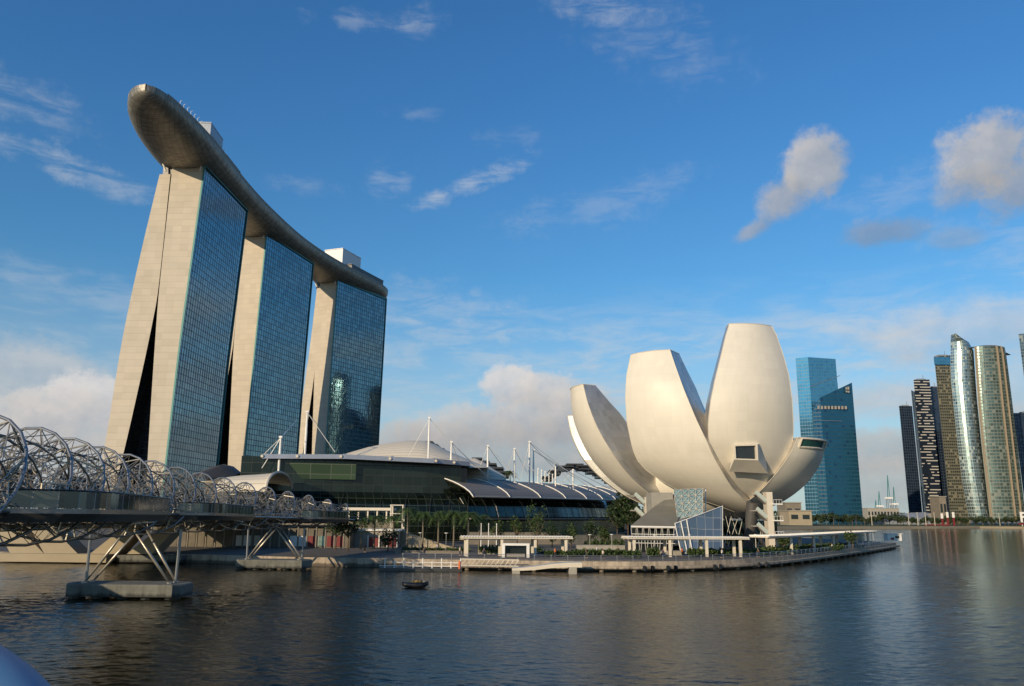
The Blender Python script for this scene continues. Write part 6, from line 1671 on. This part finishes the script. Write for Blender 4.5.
blk(786, 802, 503, 800, 25, 'concrete', 'low grey-brown building behind the sand-coloured one', z0=1.9)

# trees along the far shore
k = 0; rnd = random.Random(77)
MT['leaf_far'] = leafmat('leaf_far', (0.016, 0.03, 0.012), (0.055, 0.075, 0.03))
protos = []
for j in range(5):
    t = thing('shore_tree', 'round green tree in the row along the far shore', 'tree', (0, 0, 0), 'trees in the row along the far shore'); h = 9.5 + j * 1.1
    g = MB(); g.tube([(0, 0, 0), (0.2, 0, h * .3), (0, 0, h * .6)], [0.4, 0.3, 0.15], 6); g.build('trunk', MT['bark'], t)
    g = MB(); leaves(g, (0, 0, h * .62), h * .48, h * .48, h * .42, 420, 0.85, 200 + j, clumps=10); g.build('crown', MT['leaf_far'], t); protos.append(t)
used = set()
px_ = 779.0
while px_ < 1046:
    j = rnd.randrange(5)
    Yt = lerp_tab([(779, 800), (880, 815), (937, 850), (1024, 925), (1046, 960)], px_) + rnd.uniform(0, 22)
    t = protos[j] if j not in used else copy_tree(protos[j]); used.add(j)
    t.location = (wx(px_, Yt, 4), Yt, 2.4); t.rotation_euler = (0, 0, rnd.uniform(0, 6)); q_ = rnd.uniform(0.62, 0.95); t.scale = (q_, q_, q_)
    px_ += rnd.uniform(2.6, 5.0)
# flag poles / lamps on the far shore, red and white banners
pole0 = None
for px_ in (909, 918, 926, 935, 872, 1000):
    if pole0 is None:
        t = pole0 = thing('shore_mast', 'slim pale mast on the far shore lawn', 'mast', (0, 0, 0), 'pale masts on the far shore')
        g = MB(); g.tube([(0, 0, 0), (0, 0, 13)], [0.3, 0.18], 6); g.build('shaft', MT['cream_paint'], t); g = MB(); g.box((0, 0, 13), (1.2, 0.4, 0.4)); g.build('head', MT['cream_paint'], t)
    else: t = copy_tree(pole0)
    Yt = lerp_tab([(872, 790), (937, 832), (1024, 905)], px_); t.location = (wx(px_, Yt, 4), Yt, 2.0)
for px_, h_, lab in ((942.5, 12.5, 'left red and white banner of three on the far shore'), (948, 14, 'middle red and white banner of three on the far shore'), (954, 14, 'right red and white banner of three on the far shore')):
    Yt = 838; x = wx(px_, Yt, 6); t = thing('banner', lab, 'banner', (x, Yt, 2), 'red and white banners on the far shore')
    g = MB(); g.box((x, Yt, 2 + h_ * .3), (2.0, 0.3, h_ * .6)); g.build('lower_cloth', MT['red'], t); g = MB(); g.box((x, Yt, 2 + h_ * .8), (2.3, 0.4, h_ * .4)); g.build('upper_cloth', MT['white_paint'], t)
g = MB(); Yt = 836; g.box(((wx(925, Yt, 3) + wx(947, Yt, 3)) / 2, Yt, 3.0), (wx(947, Yt, 3) - wx(925, Yt, 3), 0.4, 1.1)); tag(g.build('barrier', MT['red']), 'long red barrier at the foot of the banners on the far shore', 'barrier')
# harbour cranes on the skyline
cr0 = None
for px_, s_c, lab in ((876, 0.7, 'smallest harbour crane, leftmost on the skyline'), (880, 1.0, 'low harbour crane with red cabin left of the pair'), (890, 1.55, 'tallest harbour crane with raised boom'), (895, 1.15, 'harbour crane right of the tallest one')):
    Yt = 1900
    x = wx(px_, Yt, 20); t = thing('harbour_crane', lab, 'crane', (x, Yt, 2), 'harbour cranes on the skyline'); H_ = 34 * s_c
    for dx in (-5, 5):
        for dy in (-4, 4):
            g = MB(); g.bar((x + dx, Yt + dy, 2), (x + dx * .8, Yt + dy, 2 + H_), 1.2, 1.2); g.build('leg', MT['crane_paint'] if 'crane_paint' in MT else MT['steel'], t)
    g = MB(); g.box((x, Yt, 2 + H_), (16, 9, 4)); g.build('machine_house', MT['white_paint'], t)
    g = MB(); g.bar((x - 2, Yt, 2 + H_), (x + 2, Yt, 2 + H_ * 2.0), 1.4, 1.4); g.bar((x + 3, Yt, 2 + H_), (x + 2, Yt, 2 + H_ * 2.0), 1.0, 1.0); g.build('boom', MT['teal_edge'], t)
x = wx(884.5, 1890, 10); g = MB(); g.box((x, 1890, 14), (13, 8, 26)); g.box((x, 1890, 28), (9, 8, 4)); tag(g.build('container_stack', MT['red']), 'red container stack between the harbour cranes', 'container stack')
blk(868, 900, 508.5, 1860, 30, 'pale_concrete', 'low pale shed below the harbour cranes')
# white letter sign at the right edge
Yt = 880; x0 = wx(1020.5, Yt, 8); fc = bpy.data.curves.new('sign_letter', 'FONT'); fc.body = 'F'; fc.size = 15; fc.extrude = 0.4; fc.offset = 0.35
t = thing('letter_sign', 'white capital letter F of a sign at the right end of the far shore', 'sign', (x0, Yt, 5))
ft = bpy.data.objects.new('tmp', fc); COL.objects.link(ft); bpy.context.view_layer.update(); fme = bpy.data.meshes.new_from_object(ft.evaluated_get(bpy.context.evaluated_depsgraph_get())); bpy.data.objects.remove(ft); fo = bpy.data.objects.new('sign_letter', fme); COL.objects.link(fo); fo.parent = t; fo.rotation_euler = (pi / 2, 0, 0); fo.location = (-0.6, 0, 1.5); fme.materials.clear(); fme.materials.append(MT['white_paint'])
g = MB(); g.box((x0 + 22, Yt + 1, 4.5), (48, 1.0, 1.6)); g.build('base_rail', MT['red'], t)
for k in range(4):
    g = MB(); g.box((x0 + 2 + 12 * k, Yt + 1, 3.0), (0.8, 0.8, 3)); g.build('support', MT['white_paint'], t)
# distant wooded land on the horizon
tag(None, None) if False else None
g = MB(); rnd = random.Random(9)
for i in range(2600):
    f = rnd.random(); x = -200 + 2600 * f; y = 2300 + 500 * rnd.random(); z = 2 + 22 * rnd.random() ** 0.7
    d1 = Vector((rnd.gauss(0, 1), rnd.gauss(0, 1), rnd.gauss(0, .5))).normalized(); d2 = d1.cross(Vector((rnd.gauss(0, 1), rnd.gauss(0, 1), rnd.gauss(0, 1)))).normalized(); l = 9
    p_ = Vector((x, y, z)); g.face([p_ - d1 * l, p_ + d2 * l * .6, p_ + d1 * l, p_ - d2 * l * .6])
tag(g.build('treeline', MT['leaf_far']), kind='stuff')

# ------------------------------------------------------------------ near handrail in the corner
MT['rail_paint'] = plain('rail_paint', (0.10, 0.22, 0.36), 0.45, var=0.05, spec=0.3)
t = thing('handrail', 'rounded pale blue handrail close by in the lower left corner', 'handrail', tuple(P(-60, 740, 1.1)))
pts = [P(-700, 560, 2.6), P(-330, 585, 1.9), P(-150, 640, 1.45), P(-52, 708, 1.2), P(-4, 768, 1.05), P(26, 850, 0.95), P(50, 1100, 0.8)]
g = MB(); g.tube(catmull(pts, 6), 0.095, 20); g.build('rail', MT['rail_paint'], t, smooth=True)
for p_ in (pts[1], pts[0]):
    g = MB(); g.tube([p_, p_ - Vector((0, 0, 1.6))], 0.05, 10); g.build('post', MT['rail_paint'], t, smooth=True)
